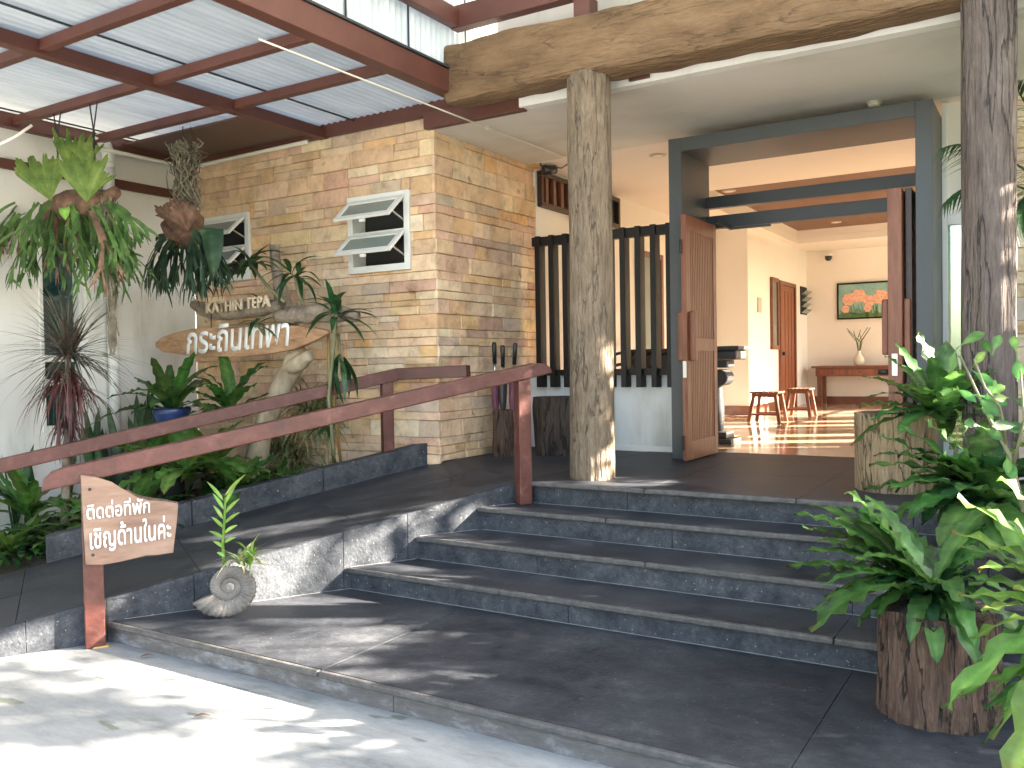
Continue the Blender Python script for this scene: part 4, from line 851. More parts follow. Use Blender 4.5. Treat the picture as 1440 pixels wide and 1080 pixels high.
def pleaves(t, base, lst, m, kind='nest', nu=16, nv=4, wave=.12, wf=5, seed=3, fold=.2, rag=.05):
    """leaves drawn from a crown point to tips; each: (tip, rise of the arch, width)"""
    r = rnd(seed)
    for tip, arch, w in lst:
        b = V(base)+V((r.uniform(-.03, .03), r.uniform(-.03, .03), 0)); tip = V(tip); c = b.lerp(tip, .45)+V((0, 0, arch))
        mb = MB(); leaf(mb, b, c, tip, w, kind, nu, nv, fold, wave, wf+r.uniform(-1, 1.5), shade=r.uniform(.8, 1.2), r=r, rag=rag); mb.obj('leaf', m, t, smooth=True)
# --- right: bark planter with nest fern on the landing
pt_ = thing('bark_planter', 'hollow brown tree-stump planter standing on the landing', 'planter', (-.425, 3.99, .122))
m = MB(); roughcyl(m, (-.425, 3.99), .232, .214, .122, .56, n=96, m=22, amp=.020, seed=21, fz=1.6, flat=1.3); m.obj('stump', G['stump'], pt_, smooth=True)
m = MB(); m.lathe([(.19, .561), (.10, .575), (.001, .58)], (-.425, 3.99, 0), 20, cap=False); m.obj('soil', G['earth'], pt_, smooth=True)
nf = thing('nest_fern', 'dark green bird\'s-nest fern spilling from the stump planter on the landing', 'fern', (-.425, 3.99, .56), 'ferns right of the steps')
B0 = (-.425, 3.99, .60)
pleaves(nf, B0, [(at(1106, 797, 3.75), .12, 0.115), (at(1140, 888, 3.55), .22, 0.149), (at(1150, 758, 3.9), .10, 0.115), (at(1116, 722, 4.05), .16, 0.109), (at(1190, 690, 3.95), .12, 0.127), (at(1128, 742, 4.15), .14, 0.092), (at(1175, 728, 4.2), .12, 0.103),
    (at(1165, 800, 4.15), .12, 0.103), (at(1205, 880, 3.8), .14, 0.081), (at(1280, 905, 3.72), .14, 0.081), (at(1318, 935, 3.7), .14, 0.092), (at(1225, 745, 4.3), .14, 0.115), (at(1212, 725, 4.35), .12, 0.115), (at(1145, 815, 3.95), .16, 0.081), (at(1190, 850, 4.1), .12, 0.081),
    (at(1385, 740, 4.3), .14, 0.127), (at(1425, 780, 4.1), .16, 0.127), (at(1440, 900, 3.8), .18, 0.115), (at(1375, 940, 3.65), .17, 0.103), (at(1160, 840, 3.95), .16, 0.081), (at(1135, 775, 4.0), .14, 0.069), (at(1180, 765, 4.1), .12, 0.103), (at(1205, 715, 4.15), .14, 0.103), (at(1260, 742, 4.4), .12, 0.115), (at(1350, 850, 3.6), .16, 0.103)], G['fern'], seed=333, wave=.16, wf=7)
pleaves(nf, B0, [(at(u_+o[0], v_+o[1], y_), .16, .085) for u_, v_, y_ in ((1112, 770, 3.85), (1150, 815, 3.7), (1135, 850, 3.75), (1170, 705, 4.1), (1128, 700, 4.2), (1210, 690, 4.2), (1195, 780, 3.7), (1185, 820, 3.8), (1225, 860, 3.75), (1250, 735, 4.25), (1170, 790, 4.3), (1410, 830, 3.9), (1400, 700, 4.4), (1365, 900, 3.7)) for o in ((6, 8),)], G['fern'])
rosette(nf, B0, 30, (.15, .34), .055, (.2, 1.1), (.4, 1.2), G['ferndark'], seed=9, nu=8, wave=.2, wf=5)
# --- pale log planter on the porch with its fern
lp = thing('log_planter', 'pale cracked log planter at the top of the steps by the right jamb', 'planter', (-.89, 6.12, P))
m = MB(); roughcyl(m, (-.89, 6.12), .238, .240, P, P+.50, n=56, m=16, amp=.010, seed=31, fz=1.2, flat=1.0); m.obj('log', G['palelog'], lp, smooth=True)
m = MB(); m.lathe([(.20, .503), (.001, .515)], (-.89, 6.12, P), 20, cap=False); m.obj('soil', G['earth'], lp)
n2 = thing('nest_fern', 'lighter wavy-leaved fern growing above the pale log planter', 'fern', (-.7, 6.0, P+.5), 'ferns right of the steps')
B1 = at(1325, 590, 5.7)
pleaves(n2, B1, [(at(1208, 572, 5.5), .10, 0.121), (at(1228, 532, 5.6), .10, 0.108), (at(1245, 500, 5.7), .08, 0.115), (at(1290, 468, 5.8), .08, 0.135), (at(1258, 480, 5.9), .06, 0.095), (at(1330, 480, 5.8), .05, 0.149), (at(1310, 500, 5.5), .05, 0.135), (at(1350, 520, 5.4), .05, 0.162),
    (at(1270, 540, 5.4), .08, 0.121), (at(1225, 590, 5.3), .12, 0.108), (at(1400, 520, 5.6), .1, 0.135), (at(1300, 545, 5.3), .05, 0.121), (at(1340, 545, 5.2), .05, 0.135), (at(1275, 515, 6.0), .05, 0.121)], G['fern'], seed=5)
n3 = thing('nest_fern', 'large dark fern between the pale log planter and the stump planter', 'fern', (-.2, 5.0, .5), 'ferns right of the steps')
B2 = at(1385, 700, 4.9)
pleaves(n3, B2, [(at(1240, 612, 4.8), .06, 0.162), (at(1262, 640, 4.7), .12, 0.176), (at(1222, 655, 4.9), .14, 0.135), (at(1300, 590, 4.9), .1, 0.189), (at(1345, 575, 4.9), .05, 0.176), (at(1385, 590, 4.9), .05, 0.203), (at(1215, 690, 4.7), .12, 0.135), (at(1300, 720, 4.5), .15, 0.176), (at(1440, 620, 4.9), .06, 0.189),
    (at(1240, 745, 4.6), .2, 0.135), (at(1420, 660, 4.6), .1, 0.176), (at(1330, 640, 4.6), .1, 0.189), (at(1440, 720, 4.6), .12, 0.162), (at(1280, 665, 5.1), .10, 0.149), (at(1345, 760, 4.45), .14, 0.135)], G['fern'], seed=6, fold=.1)
rosette(n2, B1, 22, (.3, .6), .11, (.1, 1.2), (.4, 1.1), G['fern'], seed=29, nu=11, nv=4, wave=.12, wf=6)
pd3 = thing('plant_pot', 'dark pot under the large fern behind the stump planter', 'pot', (-.15, 4.95, .12))
MB().lathe([(.11, 0), (.14, .26), (.155, .30), (.13, .30)], (-.02, 4.98, .421), 18).obj('pot', G['black'], pd3, smooth=True)
pleaves(n3, at(1400, 720, 4.75), [(at(1250, 690, 4.5), .2, .15), (at(1275, 730, 4.35), .2, .15), (at(1300, 650, 4.6), .14, .15), (at(1320, 770, 4.25), .2, .14), (at(1360, 800, 4.2), .2, .15), (at(1350, 690, 4.4), .12, .16), (at(1400, 780, 4.2), .2, .15), (at(1390, 660, 4.6), .1, .15), (at(1435, 700, 4.4), .12, .15), (at(1228, 640, 4.7), .2, .12), (at(1440, 800, 4.1), .2, .14), (at(1265, 600, 4.8), .1, .13), (at(1335, 610, 4.7), .06, .14)], G['fern'], seed=66, wave=.09, wf=5, fold=.12)
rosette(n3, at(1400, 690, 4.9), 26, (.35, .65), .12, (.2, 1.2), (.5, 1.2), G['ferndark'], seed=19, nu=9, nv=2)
# --- near bright plant at the right edge
n4 = thing('nest_fern', 'fern leaves nearest the camera at the right edge, painted backlit light green', 'fern', (.2, 2.75, 0), 'ferns right of the steps')
B3 = V((.24, 2.85, .72))
pleaves(n4, B3, [(at(1332, 995, 2.62), .34, 0.135), (at(1348, 838, 2.7), .16, 0.101), (at(1338, 748, 2.8), .16, 0.115), (at(1345, 700, 2.85), .14, 0.115), (at(1405, 672, 2.85), .12, 0.128), (at(1418, 1110, 2.45), .42, 0.203), (at(1375, 800, 2.9), .22, 0.108), (at(1400, 900, 2.95), .2, 0.101), (at(1425, 735, 2.7), .1, 0.135), (at(1390, 980, 2.8), .25, 0.101), (at(1380, 860, 3.1), .2, 0.108), (at(1410, 960, 3.1), .2, 0.108), (at(1365, 900, 3.2), .25, 0.095), (at(1425, 830, 2.6), .14, 0.121), (at(1395, 1040, 2.75), .3, 0.108)], G['fernbright'], seed=8, wave=.14, wf=6)
rosette(n4, B3+V((-.05, .25, -.1)), 22, (.3, .55), .085, (-.1, 1.1), (.5, 1.3), G['fern'], seed=88, nu=11, nv=4, wave=.12, wf=6, az=(1.6, 4.6))
pleaves(n4, B3+V((-.02, .15, -.05)), [(at(1352, 770, 3.0), .18, .11), (at(1362, 820, 2.95), .2, .11), (at(1385, 715, 3.05), .14, .11), (at(1372, 930, 2.85), .26, .10), (at(1415, 1000, 2.7), .3, .11), (at(1412, 790, 2.8), .16, .11)], G['fern'], seed=67, wave=.10, wf=5, fold=.12)
# --- sapling with rounded leaves
sp_ = thing('sapling', 'thin sapling with rounded light leaves in front of the grey log column', 'sapling', tuple(at(1430, 700, 4.3)))
m = MB()
def stem(m, pts, r0, r1): 
    n = len(pts); m.tube(pts, [r0+(r1-r0)*i/(n-1) for i in range(n)], 6)
nodes = [(1345, 490), (1365, 520), (1385, 560), (1340, 545), (1400, 600), (1420, 560), (1395, 500), (1370, 555), (1435, 600), (1415, 640), (1430, 500), (1380, 600)]
stem(m, [at(1440, 720, 4.3), at(1420, 640, 4.3), at(1392, 590, 4.3), at(1350, 500, 4.3)], .012, .005); stem(m, [at(1415, 625, 4.3), at(1405, 570, 4.25), at(1385, 545, 4.2), at(1370, 505, 4.2)], .008, .004); stem(m, [at(1425, 655, 4.3), at(1440, 590, 4.25), at(1435, 520, 4.2)], .008, .004)
m.obj('stem', G['stem'], sp_, smooth=True); r = rnd(14)
for (u, v) in nodes:
    b = at(u, v, 4.25)
    for k in range(2):
        a = r.uniform(0, 6.28); d = RX*math.cos(a)+V((0, 0, 1))*math.sin(a)*.9+V((r.uniform(-.5, .5), r.uniform(-.5, .5), 0)); l = r.uniform(.085, .125)
        mb = MB(); leaf(mb, b, b+d*l*.5+V((0, 0, .01)), b+d*l, l*.40, 'obov', 8, 2, .2, .04, 2, side=d.cross(V((r.uniform(-.3, .3), -1, .35))), shade=r.uniform(.9, 1.3), r=r); mb.obj('leaf', G['fernbright'] if r.random() < .25 else G['fern'], sp_, smooth=True)
# --- palm behind the grey column
pm = thing('palm', 'feathery palm fronds behind the grey log column', 'palm', (.2, 6.9, P))
MB().tube([(.16, 6.9, P), (.14, 6.9, 1.6), (.12, 6.85, 2.5)], [.05, .045, .035], 10).obj('trunk', G['barkgrey'], pm, smooth=True)
r = rnd(17)
for (mid, tip) in (((1392, 175), (1322, 210)), ((1385, 215), (1325, 290)), ((1440, 120), (1405, 95)), ((1430, 230), (1420, 330)), ((1460, 180), (1480, 260))):
    b = V((.12, 6.85, 2.5)); c = at(mid[0], mid[1], 6.6); tp = at(tip[0], tip[1], 6.4); m = MB(); ps = [b*(1-s)**2+c*2*s*(1-s)+tp*s*s for s in [i/12 for i in range(13)]]
    m.tube(ps, [.010-.0006*i for i in range(13)], 5)
    for i in range(2, 25):
        s = i/25; p = b*(1-s)**2+c*2*s*(1-s)+tp*s*s; t_ = ((c-b)*(1-s)+(tp-c)*s).normalized(); sd = t_.cross(V((0, 0, 1))).normalized()
        for q in (-1, 1):
            d = (t_*.8+sd*q*.6-V((0, 0, .35+r.uniform(0, .3)))).normalized(); l = .38*math.sin(math.pi*min(1, .25+s*.7))*r.uniform(.8, 1.1)
            leaf(m, p, p+d*l*.5+V((0, 0, .03)), p+d*l-V((0, 0, .05)), .024, 'grass', 5, 2, .1, r=r, shade=r.uniform(.7, 1.2))
    m.obj('frond', G['ferndark'], pm, smooth=True)
# ------------------------------------------------------------------ left: hanging staghorn ferns
def antler(mb, p, d, l, w, depth, r, fall=.5, shade=1):
    p = V(p); d = V(d).normalized(); e = (d+V((0, 0, -fall))).normalized(); q = p+d*l*.5; tp = p+(d+e).normalized()*l
    sd = d.cross(V((r.uniform(-.6, .6), r.uniform(-1, -.2), .3)))
    n = 5; rows_, cr = [], []; sd.normalize()
    for i in range(n+1):
        s = i/n; c = p*(1-s)**2+q*2*s*(1-s)+tp*s*s; wd = w*(.55+.45*s) if depth else w*(1-.75*s**2)
        rows_.append([c-sd*wd/2, c+sd*wd/2]); cr.append([(shade,)*3]*2)
    mb.grid(rows_, cr)
    if depth:
        k = 2 if r.random() < .75 else 3
        for i in range(k):
            a = (i-(k-1)/2)*r.uniform(.55, .9); nd = (tp-q).normalized()*math.cos(a)+sd*math.sin(a)
            antler(mb, tp-(tp-q).normalized()*.01, nd, l*r.uniform(.6, .85), w*.72, depth-1, r, fall*.8, shade)
def shieldf(mb, c, upd, out, R, spread, r, lobes=8):
    c = V(c); upd = V(upd).normalized(); out = V(out).normalized(); sd = upd.cross(out).normalized(); rows_, cr = [], []
    nA = 64
    for i in range(8):
        s = i/7; row, cc = [], []
        for k in range(nA+1):
            a = (k/nA-.5)*2*spread; lob = 1 if s < .5 else 1+(s-.5)*(.55*noise.noise(V((a*lobes*.9, c.x*9, 1)))+.45*noise.noise(V((a*lobes*2.4, c.x*9, 5)))-.05); rr_ = R*s*lob*(.9+.22*math.cos(a*.9))
            rows = upd*math.cos(a)+sd*math.sin(a)*1.0
            row.append(c+rows*rr_+out*(R*(.28*math.sin(s*2.2)+.05*math.sin(a*9)*s+.10*s*s*abs(math.sin(a)))))
            f = 1.3-.42*s+.28*max(0, math.sin(a*17+1.5*s))**4; cc.append((f*1.12, f, f*.85))
        rows_.append(row); cr.append(cc)
    mb.grid(rows_, cr)
s1 = thing('staghorn_fern', 'bright green staghorn fern with two fan shields, hanging by chains from the canopy', 'fern', tuple(at(90, 290, 4.2)), 'hanging staghorn ferns')
OUT = V((.55, -.8, .1)); r = rnd(23); yh = 4.2
m = MB(); shieldf(m, at(72, 283, yh), (-.12, 0, 1), OUT, .33, .80, r, 7); m.obj('shield_frond', G['shield'], s1, smooth=True)
m = MB(); shieldf(m, at(122, 285, yh-.05), (.16, .1, 1), OUT, .30, .85, r, 8); m.obj('shield_frond', G['shield'], s1, smooth=True)
m = MB(); shieldf(m, at(112, 262, yh+.12), (.05, .1, 1), OUT, .36, .55, r, 6); m.obj('shield_frond', G['shield'], s1, smooth=True)
m = MB(); rtube(m, [at(70, 305, yh+.1), at(95, 290, yh+.12), at(135, 290, yh+.1), at(163, 270, yh+.1)], [.10, .15, .12, .05], amp=.3); m.obj('root_mass', G['dry'], s1, smooth=True)
for k in range(70):
    u = r.uniform(12, 160); b = at(u, r.uniform(283, 310), yh+r.uniform(-.12, .12)); a = r.uniform(-1, 1); d = RX*((u-90)/65*.9+a*.35)+V((0, 0, -.25-r.random()*.9))+V((.2, -.35*r.random(), 0))
    mb = MB(); antler(mb, b, d, r.uniform(.16, .30), r.uniform(.045, .07), 3 if r.random() < .65 else 2, r, .9, shade=r.uniform(.7, 1.3)); mb.obj('antler_frond', G['antler'] if r.random() < .82 else G['dry'], s1, smooth=True)
m = MB(); leaf(m, at(110, 300, yh-.1), at(85, 280, yh-.15), at(92, 310, yh-.2), .10, 'nest', 8, 2, shade=1.4, r=r); m.obj('yellow_frond', G['lime_leaf'], s1, smooth=True)
for u, v0 in ((80, 160), (131, 146)):
    top_ = at(u, v0, 4.285); bt = at(u+2, 255, 4.22); mid = top_.lerp(bt, .35); m = MB()
    for k in range(9):
        f0, f1 = k/9, (k+1)/9; m.tube([mid.lerp(bt, f0), mid.lerp(bt, f1)], .007 if k % 2 else .011, 5)
    m.tube([mid, top_+V((-.05, 0, .02))], .006, 5).tube([mid, top_+V((.06, 0, .02))], .006, 5); m.obj('chain', G['iron'], s1)
def mossy(t, pts, rad, n, seed, name='moss_strands', thick=.0045):
    r = rnd(seed); m = MB(); pts = [V(p) for p in pts]
    for k in range(n):
        o = V((r.gauss(0, 1), r.gauss(0, 1), 0)); f0 = r.uniform(0, .55); f1 = min(1, f0+r.uniform(.25, .6)); ps = []
        for i in range(7):
            f = (f0+(f1-f0)*i/6)*(len(pts)-1); j = min(len(pts)-2, int(f)); p = pts[j].lerp(pts[j+1], f-j)
            R_ = rad*(1-.6*f/(len(pts)-1)); ps.append(p+o*R_*.5+V((r.uniform(-1, 1), r.uniform(-1, 1), 0))*rad*.35)
        m.tube(ps, thick, 3, cap=False)
    return m.obj(name, G['moss'], t, kind='stuff')
mo = thing('hanging_moss', 'long grey strand of hanging moss beside the white downpipe', 'moss', tuple(at(154, 300, 4.25)))
mossy(mo, [at(150, 275, 4.25), at(153, 330, 4.25), at(156, 420, 4.25), at(159, 500, 4.25)], .055, 150, 2)
s2 = thing('staghorn_fern', 'dark staghorn fern with long drooping fronds, hanging before the stone wall', 'fern', tuple(at(262, 320, 5.05)), 'hanging staghorn ferns')
yh = 5.05
mossy(s2, [at(258, 196, yh), at(258, 220, yh), at(264, 280, yh), at(268, 315, yh)], .13, 170, 5, 'fibre_strands', .006)
m = MB(); rtube(m, [at(250, 290, yh), at(258, 312, yh), at(262, 335, yh), at(262, 350, yh)], [.10, .17, .15, .06], amp=.35, n=18); m.obj('root_mass', G['dry'], s2, smooth=True)
r = rnd(31)
for k in range(7):
    m = MB(); shieldf(m, at(r.uniform(247, 280), r.uniform(312, 340), yh-.12), (r.uniform(-.8, .8), 0, 1), OUT, r.uniform(.13, .2), .9, r, 4); m.obj('dry_shield', G['dry'], s2, smooth=True)
for k in range(46):
    u = r.uniform(236, 292); b = at(u, r.uniform(318, 342), yh+r.uniform(-.15, .1)); d = RX*((u-268)/40*.7+r.uniform(-.3, .3))+V((.1, -.3*r.random(), -.15-r.random()*.6)); l = r.uniform(.28, .42)
    mb = MB(); antler(mb, b, d, l*.66, r.uniform(.035, .055), 2 if r.random() < .8 else 1, r, 2.2, shade=r.uniform(.75, 1.25)); mb.obj('antler_frond', G['antlerdark'], s2, smooth=True)
m = MB(); leaf(m, at(295, 330, yh-.1), at(298, 292, yh-.15), at(300, 395, yh-.2), .19, 'strap', 10, 4, .3, .05, 2, side=RX, r=r); m.obj('broad_frond', G['antlerdark'], s2, smooth=True)
m = MB(); leaf(m, at(260, 335, yh), at(225, 322, yh), at(219, 340, yh), .07, 'strap', 8, 2, r=r); m.obj('broad_frond', G['antlerdark'], s2, smooth=True)
for u, du in ((257, 0), (268, 4)): MB().tube([at(u, 178, 5.055), at(u+du, 320, 5.05)], .005, 5).obj('wire', G['iron'], s2)
# ------------------------------------------------------------------ left: spiky dracaena in front of the tall window
dm = thing('dracaena', 'spiky grey-purple dracaena with thin radiating leaves in front of the tall window', 'plant', tuple(at(92, 760, 4.2)))
m = MB(); rtube(m, [at(90, 770, 4.2), at(92, 700, 4.2), at(95, 600, 4.2), at(96, 500, 4.2)], [.035, .035, .03, .022], amp=.15, n=10); m.obj('trunk', G['barkgrey'], dm, smooth=True)
rosette(dm, at(96, 498, 4.2), 170, (.48, .80), .019, (-.5, 1.35), (.2, .8), G['purpleleaf'], 'grass', 41, joined='spiky_leaves', nu=5, wave=0, fold=.3, jit=.04, spread=False, rib=1.15)
rosette(dm, at(95, 530, 4.2), 130, (.32, .62), .018, (-1.2, -.1), (.5, 1.0), G['redleaf'], 'grass', 43, joined='drooping_leaves', nu=5, wave=0, fold=.3, jit=.08, spread=False, rib=1.15)
rosette(dm, at(95, 590, 4.2), 60, (.25, .42), .018, (-1.4, -.6), (.5, .9), G['redleaf'], 'grass', 44, joined='dry_leaves', nu=5, wave=0, fold=.3, jit=.06, spread=False, rib=1.15)
# ------------------------------------------------------------------ left bed planting
def bedplant(name, label, u, v, y, n, L, W, el, droop, m, kind='nest', seed=1, zdrop=None, **kw):
    b = at(u, v, y); t = thing(name, label, kw.pop('cat', 'plant'), tuple(b), {'nest_fern': 'nest ferns in the left bed', 'spider_plant': 'thin-leaved clumps in the left bed', 'peace_lily': 'broad-leaved plants in the left bed'}.get(name)); rosette(t, b, n, L, W, el, droop, G[m], kind, seed, **kw); return t
bp = thing('blue_pot', 'round blue glazed pot holding a nest fern by the white wall', 'pot', tuple(at(242, 605, 5.2)))
b = at(242, 612, 5.2); MB().lathe([(.09, 0), (.14, .10), (.165, .2), (.175, .24), (.165, .255), (.14, .25)], b, 20).obj('pot', G['bluepot'], bp, smooth=True)
MB().lathe([(.12, -.75), (.10, -.4), (.11, -.001)], b, 14).obj('stand', G['graystone'], bp, smooth=True)
bedplant('nest_fern', 'upright nest fern with ruffled leaves growing in the blue pot', 242, 580, 5.2, 22, (0.45, 0.83), .12, (.35, 1.3), (.3, 1.0), 'fern', seed=51, cat='fern', nu=11, nv=4, wave=.12, wf=6, rag=.05)
bedplant('nest_fern', 'mid-green nest fern between the blue pot and the driftwood trunk', 325, 580, 5.35, 20, (0.40, 0.71), .11, (.3, 1.3), (.3, .9), 'fern', seed=52, cat='fern', nu=11, nv=4, wave=.12, wf=6, rag=.05)
bedplant('nest_fern', 'broad-leaved fern low in the bed under the handrail', 265, 665, 4.75, 21, (0.41, 0.76), .15, (.1, 1.1), (.4, 1.1), 'fernbright', seed=53, cat='fern', nu=11, nv=4, wave=.10, wf=5)
bedplant('nest_fern', 'dark broad fern at the foot of the driftwood trunk', 335, 690, 5.0, 20, (0.35, 0.67), .11, (.1, 1.2), (.3, 1.0), 'fern', seed=54, cat='fern', nu=11, nv=4, wave=.12, wf=6)
bedplant('nest_fern', 'ruffled fern standing right of the driftwood trunk foot', 385, 690, 5.3, 12, (0.33, 0.55), .09, (.4, 1.25), (.2, .7), 'fern', seed=55, cat='fern', nu=11, nv=4, wave=.14, wf=7, az=(-1.6, 1.6))
bedplant('nest_fern', 'sunny yellow-green fern at the left edge beside the ramp kerb', 12, 775, 3.7, 20, (0.38, 0.67), .10, (.2, 1.2), (.4, 1.1), 'fernbright', seed=56, cat='fern', nu=11, nv=4, wave=.10, wf=5)
bedplant('nest_fern', 'arching fern behind the notice board post', 95, 770, 4.0, 17, (0.41, 0.67), .09, (.3, 1.2), (.5, 1.2), 'fern', seed=57, cat='fern', nu=11, nv=4, wave=.10, wf=5)
bedplant('nest_fern', 'deep green fern under the lower end of the handrail', 190, 725, 4.3, 21, (0.41, 0.73), .11, (.2, 1.2), (.4, 1.1), 'fern', seed=58, cat='fern', nu=11, nv=4, wave=.10, wf=5)
bedplant('peace_lily', 'light broad-leaved plant behind both rails near the blue pot', 215, 660, 4.9, 18, (.35, .6), .17, (.3, 1.25), (.4, 1.1), 'fernbright', 'lance', 151, nu=9, nv=4, wave=.04, wf=2)
bedplant('peace_lily', 'broad-leaved plant filling the bed left of the driftwood foot', 300, 655, 5.2, 18, (.35, .58), .16, (.3, 1.25), (.4, 1.1), 'fernbright', 'lance', 152, nu=9, nv=4, wave=.04, wf=2)
bedplant('peace_lily', 'low broad leaves leaning over the kerb in mid bed', 400, 690, 5.4, 14, (.22, .4), .12, (.2, 1.1), (.4, 1.1), 'fern', 'lance', 153, nu=9, nv=4, wave=.04, wf=2)
bedplant('nest_fern', 'upright fern filling the left edge below the lower handrail end', 40, 725, 4.0, 20, (.40, .72), .12, (.3, 1.3), (.3, 1.0), 'fern', seed=154, cat='fern', nu=11, nv=4, wave=.10, wf=5)
bedplant('nest_fern', 'pale arching fern beside the notice board, in the bed', 135, 740, 4.2, 16, (.35, .62), .11, (.3, 1.2), (.4, 1.1), 'fernbright', seed=155, cat='fern', nu=11, nv=4, wave=.10, wf=5)
def sans(label, u, v, y, n, seed):
    b = at(u, v, y); t = thing('snake_plant', label, 'plant', tuple(b), 'snake plants along the white wall'); r = rnd(seed)
    for k in range(n):
        bb = b+V((r.uniform(-.15, .15), r.uniform(-.12, .12), 0)); l = r.uniform(.45, .85); d = V((r.uniform(-.25, .25), r.uniform(-.2, .2), 1))
        mb = MB(); leaf(mb, bb, bb+d*l*.5, bb+d*l, .085, 'strap', 8, 2, .3, .02, 2, side=RX+V((0, 0, 0)), shade=r.uniform(.7, 1.2), r=r); mb.obj('leaf', G['ferndark'], t, smooth=True)
sans('tall dark snake plant at the left edge under the white wall', 22, 740, 4.3, 20, 61)
sans('snake plant leaves standing behind the dracaena trunk', 62, 735, 4.6, 14, 62)
sans('snake plant at the foot of the white downpipe', 150, 690, 5.0, 13, 63)
sans('snake plant clump left of the blue pot', 200, 670, 5.1, 12, 64)
bedplant('spider_plant', 'dense mound of thin cream-edged leaves behind the driftwood trunk', 440, 585, 5.95, 280, (.28, .55), .022, (-.5, 1.3), (.4, 1.3), 'varieg', 'grass', 71, joined='foliage', nu=5, wave=0, jit=.12, spread=False, rib=.6)
bedplant('spider_plant', 'second thin-leaved mound low by the stone wall', 400, 640, 5.9, 200, (.25, .45), .022, (-.4, 1.3), (.4, 1.3), 'varieg', 'grass', 72, joined='foliage', nu=5, wave=0, jit=.12, spread=False, rib=.6)
bedplant('spider_plant', 'olive thin-leaved clump at the foot of the stone wall', 465, 668, 5.7, 60, (.15, .28), .015, (-.2, 1.3), (.4, 1.2), 'oliveleaf', 'grass', 73, joined='foliage', nu=5, wave=0, jit=.10, spread=False)
gc = thing('ground_cover', None, None, (-7, 3.8, .1), kind='stuff'); r = rnd(77); m = MB()
for k in range(420):
    b = V((r.uniform(-7.7, -6.35), r.uniform(3.1, 4.3), .12+r.uniform(0, .13)))
    if (V((b.x, b.y))-RA).dot(RN) > -1.85: continue
    a = r.uniform(0, 6.28); d = dirv(a, r.uniform(-.1, .7)); l = r.uniform(.06, .12); leaf(m, b, b+d*l*.5+V((0, 0, .015)), b+d*l, l*.6, 'obov', 5, 2, .15, r=r, shade=r.uniform(.7, 1.4))
m.obj('leaves', G['fern'], gc, smooth=True, kind='stuff')
r = rnd(78); m = MB()
for k in range(500):
    t_, o_ = r.uniform(-2.2, 1.2), -1.8-r.random()*1.6; q = rp(t_, o_)
    if q[0] < -7.7 or q[1] > 6.1: continue
    zb = .12+max(0, min(.42, .16*(q[1]-3.6))); b = V((q[0], q[1], zb)); a = r.uniform(0, 6.28); d = dirv(a, r.uniform(.1, 1.1)); l = r.uniform(.10, .24); leaf(m, b, b+d*l*.5+V((0, 0, .02)), b+d*l, l*.35, 'lance', 5, 2, .15, r=r, shade=r.uniform(.6, 1.3))
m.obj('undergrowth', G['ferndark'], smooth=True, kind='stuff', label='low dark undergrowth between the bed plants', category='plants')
# dracaena heads round the signs
def head(name, label, c, y, root, n, L, W, seed, m='ferndark', el=(-.3, 1.3)):
    b = at(*c, y); t = thing(name, label, 'plant', tuple(b), 'corn plants round the wooden signs')
    MB().tube([at(u, v, y+.06) for u, v in root]+[b], [.016]*len(root)+[.012], 7).obj('stem', G['stem'], t, smooth=True)
    rosette(t, b, n, L, W, el, (.5, 1.3), G[m], 'lance', seed, nu=8, nv=2, wave=.03, wf=2, fold=.25, jit=.03)
head('corn_plant', 'glossy corn plant head in front of the half-hidden window', (353, 372), 5.45, [(400, 425), (378, 405)], 17, (.22, .40), .072, 81)
head('corn_plant', 'corn plant head at the top of the grey branch, right of the first', (415, 390), 5.5, [(428, 432), (420, 415)], 17, (.22, .40), .055, 82)
head('corn_plant', 'corn plant head drooping over the right tip of the orange plank', (473, 442), 5.4, [(470, 640), (462, 560), (470, 480)], 20, (.22, .44), .06, 83)
head('corn_plant', 'small corn plant shoot between the carved log and the orange plank', (360, 455), 5.36, [(372, 470)], 9, (.14, .28), .05, 84)
head('corn_plant', 'tiny corn plant shoot above the carved log', (365, 428), 5.5, [(372, 440)], 6, (.10, .20), .05, 85, el=(.3, 1.3))
head('corn_plant', 'hanging corn plant leaves below the right tip of the plank', (478, 500), 5.5, [(476, 470)], 9, (.25, .42), .06, 86, el=(-1.4, -.6))
head('corn_plant', 'small corn plant shoot low on the cane by the handrail', (462, 600), 5.6, [(470, 640)], 9, (.16, .28), .045, 87)
cn = thing('cane_stems', 'two thin green and orange canes against the stone wall', 'stems', tuple(at(475, 665, 5.85)))
MB().tube([at(470, 668, 5.85), at(463, 560, 5.8), at(462, 470, 5.6)], .014, 8).obj('cane', G['cane'], cn, smooth=True)
MB().tube([at(481, 664, 5.85), at(470, 570, 5.8), at(474, 460, 5.6)], .013, 8).obj('cane', G['cane'], cn, smooth=True)
# ------------------------------------------------------------------ ammonite planter on the landing
am = thing('ammonite_planter', 'ribbed spiral stone ammonite planter leaning on the ramp side', 'planter', (-4.34, 3.53, .122))
cN = V((.78, -.62, .06)).normalized(); e1 = V((.62, .78, 0)).normalized(); e2 = e1.cross(cN).normalized(); e2 = e2 if e2.z > 0 else -e2
cc = at(322, 832, 3.50); cc.z = .122+.135; K = 460; n = 20; rows_ = []
for i in range(K+1):
    w_ = 2*math.pi*2.3*i/K; th = -2.75+w_*1.0; Ro = .205*math.exp(-.125*w_); tr = Ro*.29*(1+.05*math.sin(w_*34)); od = e1*math.cos(th)*1.08+e2*math.sin(th); cpt = cc+od*(Ro*.71)
    rows_.append([cpt+(od*math.cos(2*math.pi*k/n)*tr+cN*math.sin(2*math.pi*k/n)*tr*.62) for k in range(n+1)])
zmin = min(p.z for rw in rows_ for p in rw); rows_ = [[p-V((0, 0, zmin-.1225)) for p in rw] for rw in rows_]
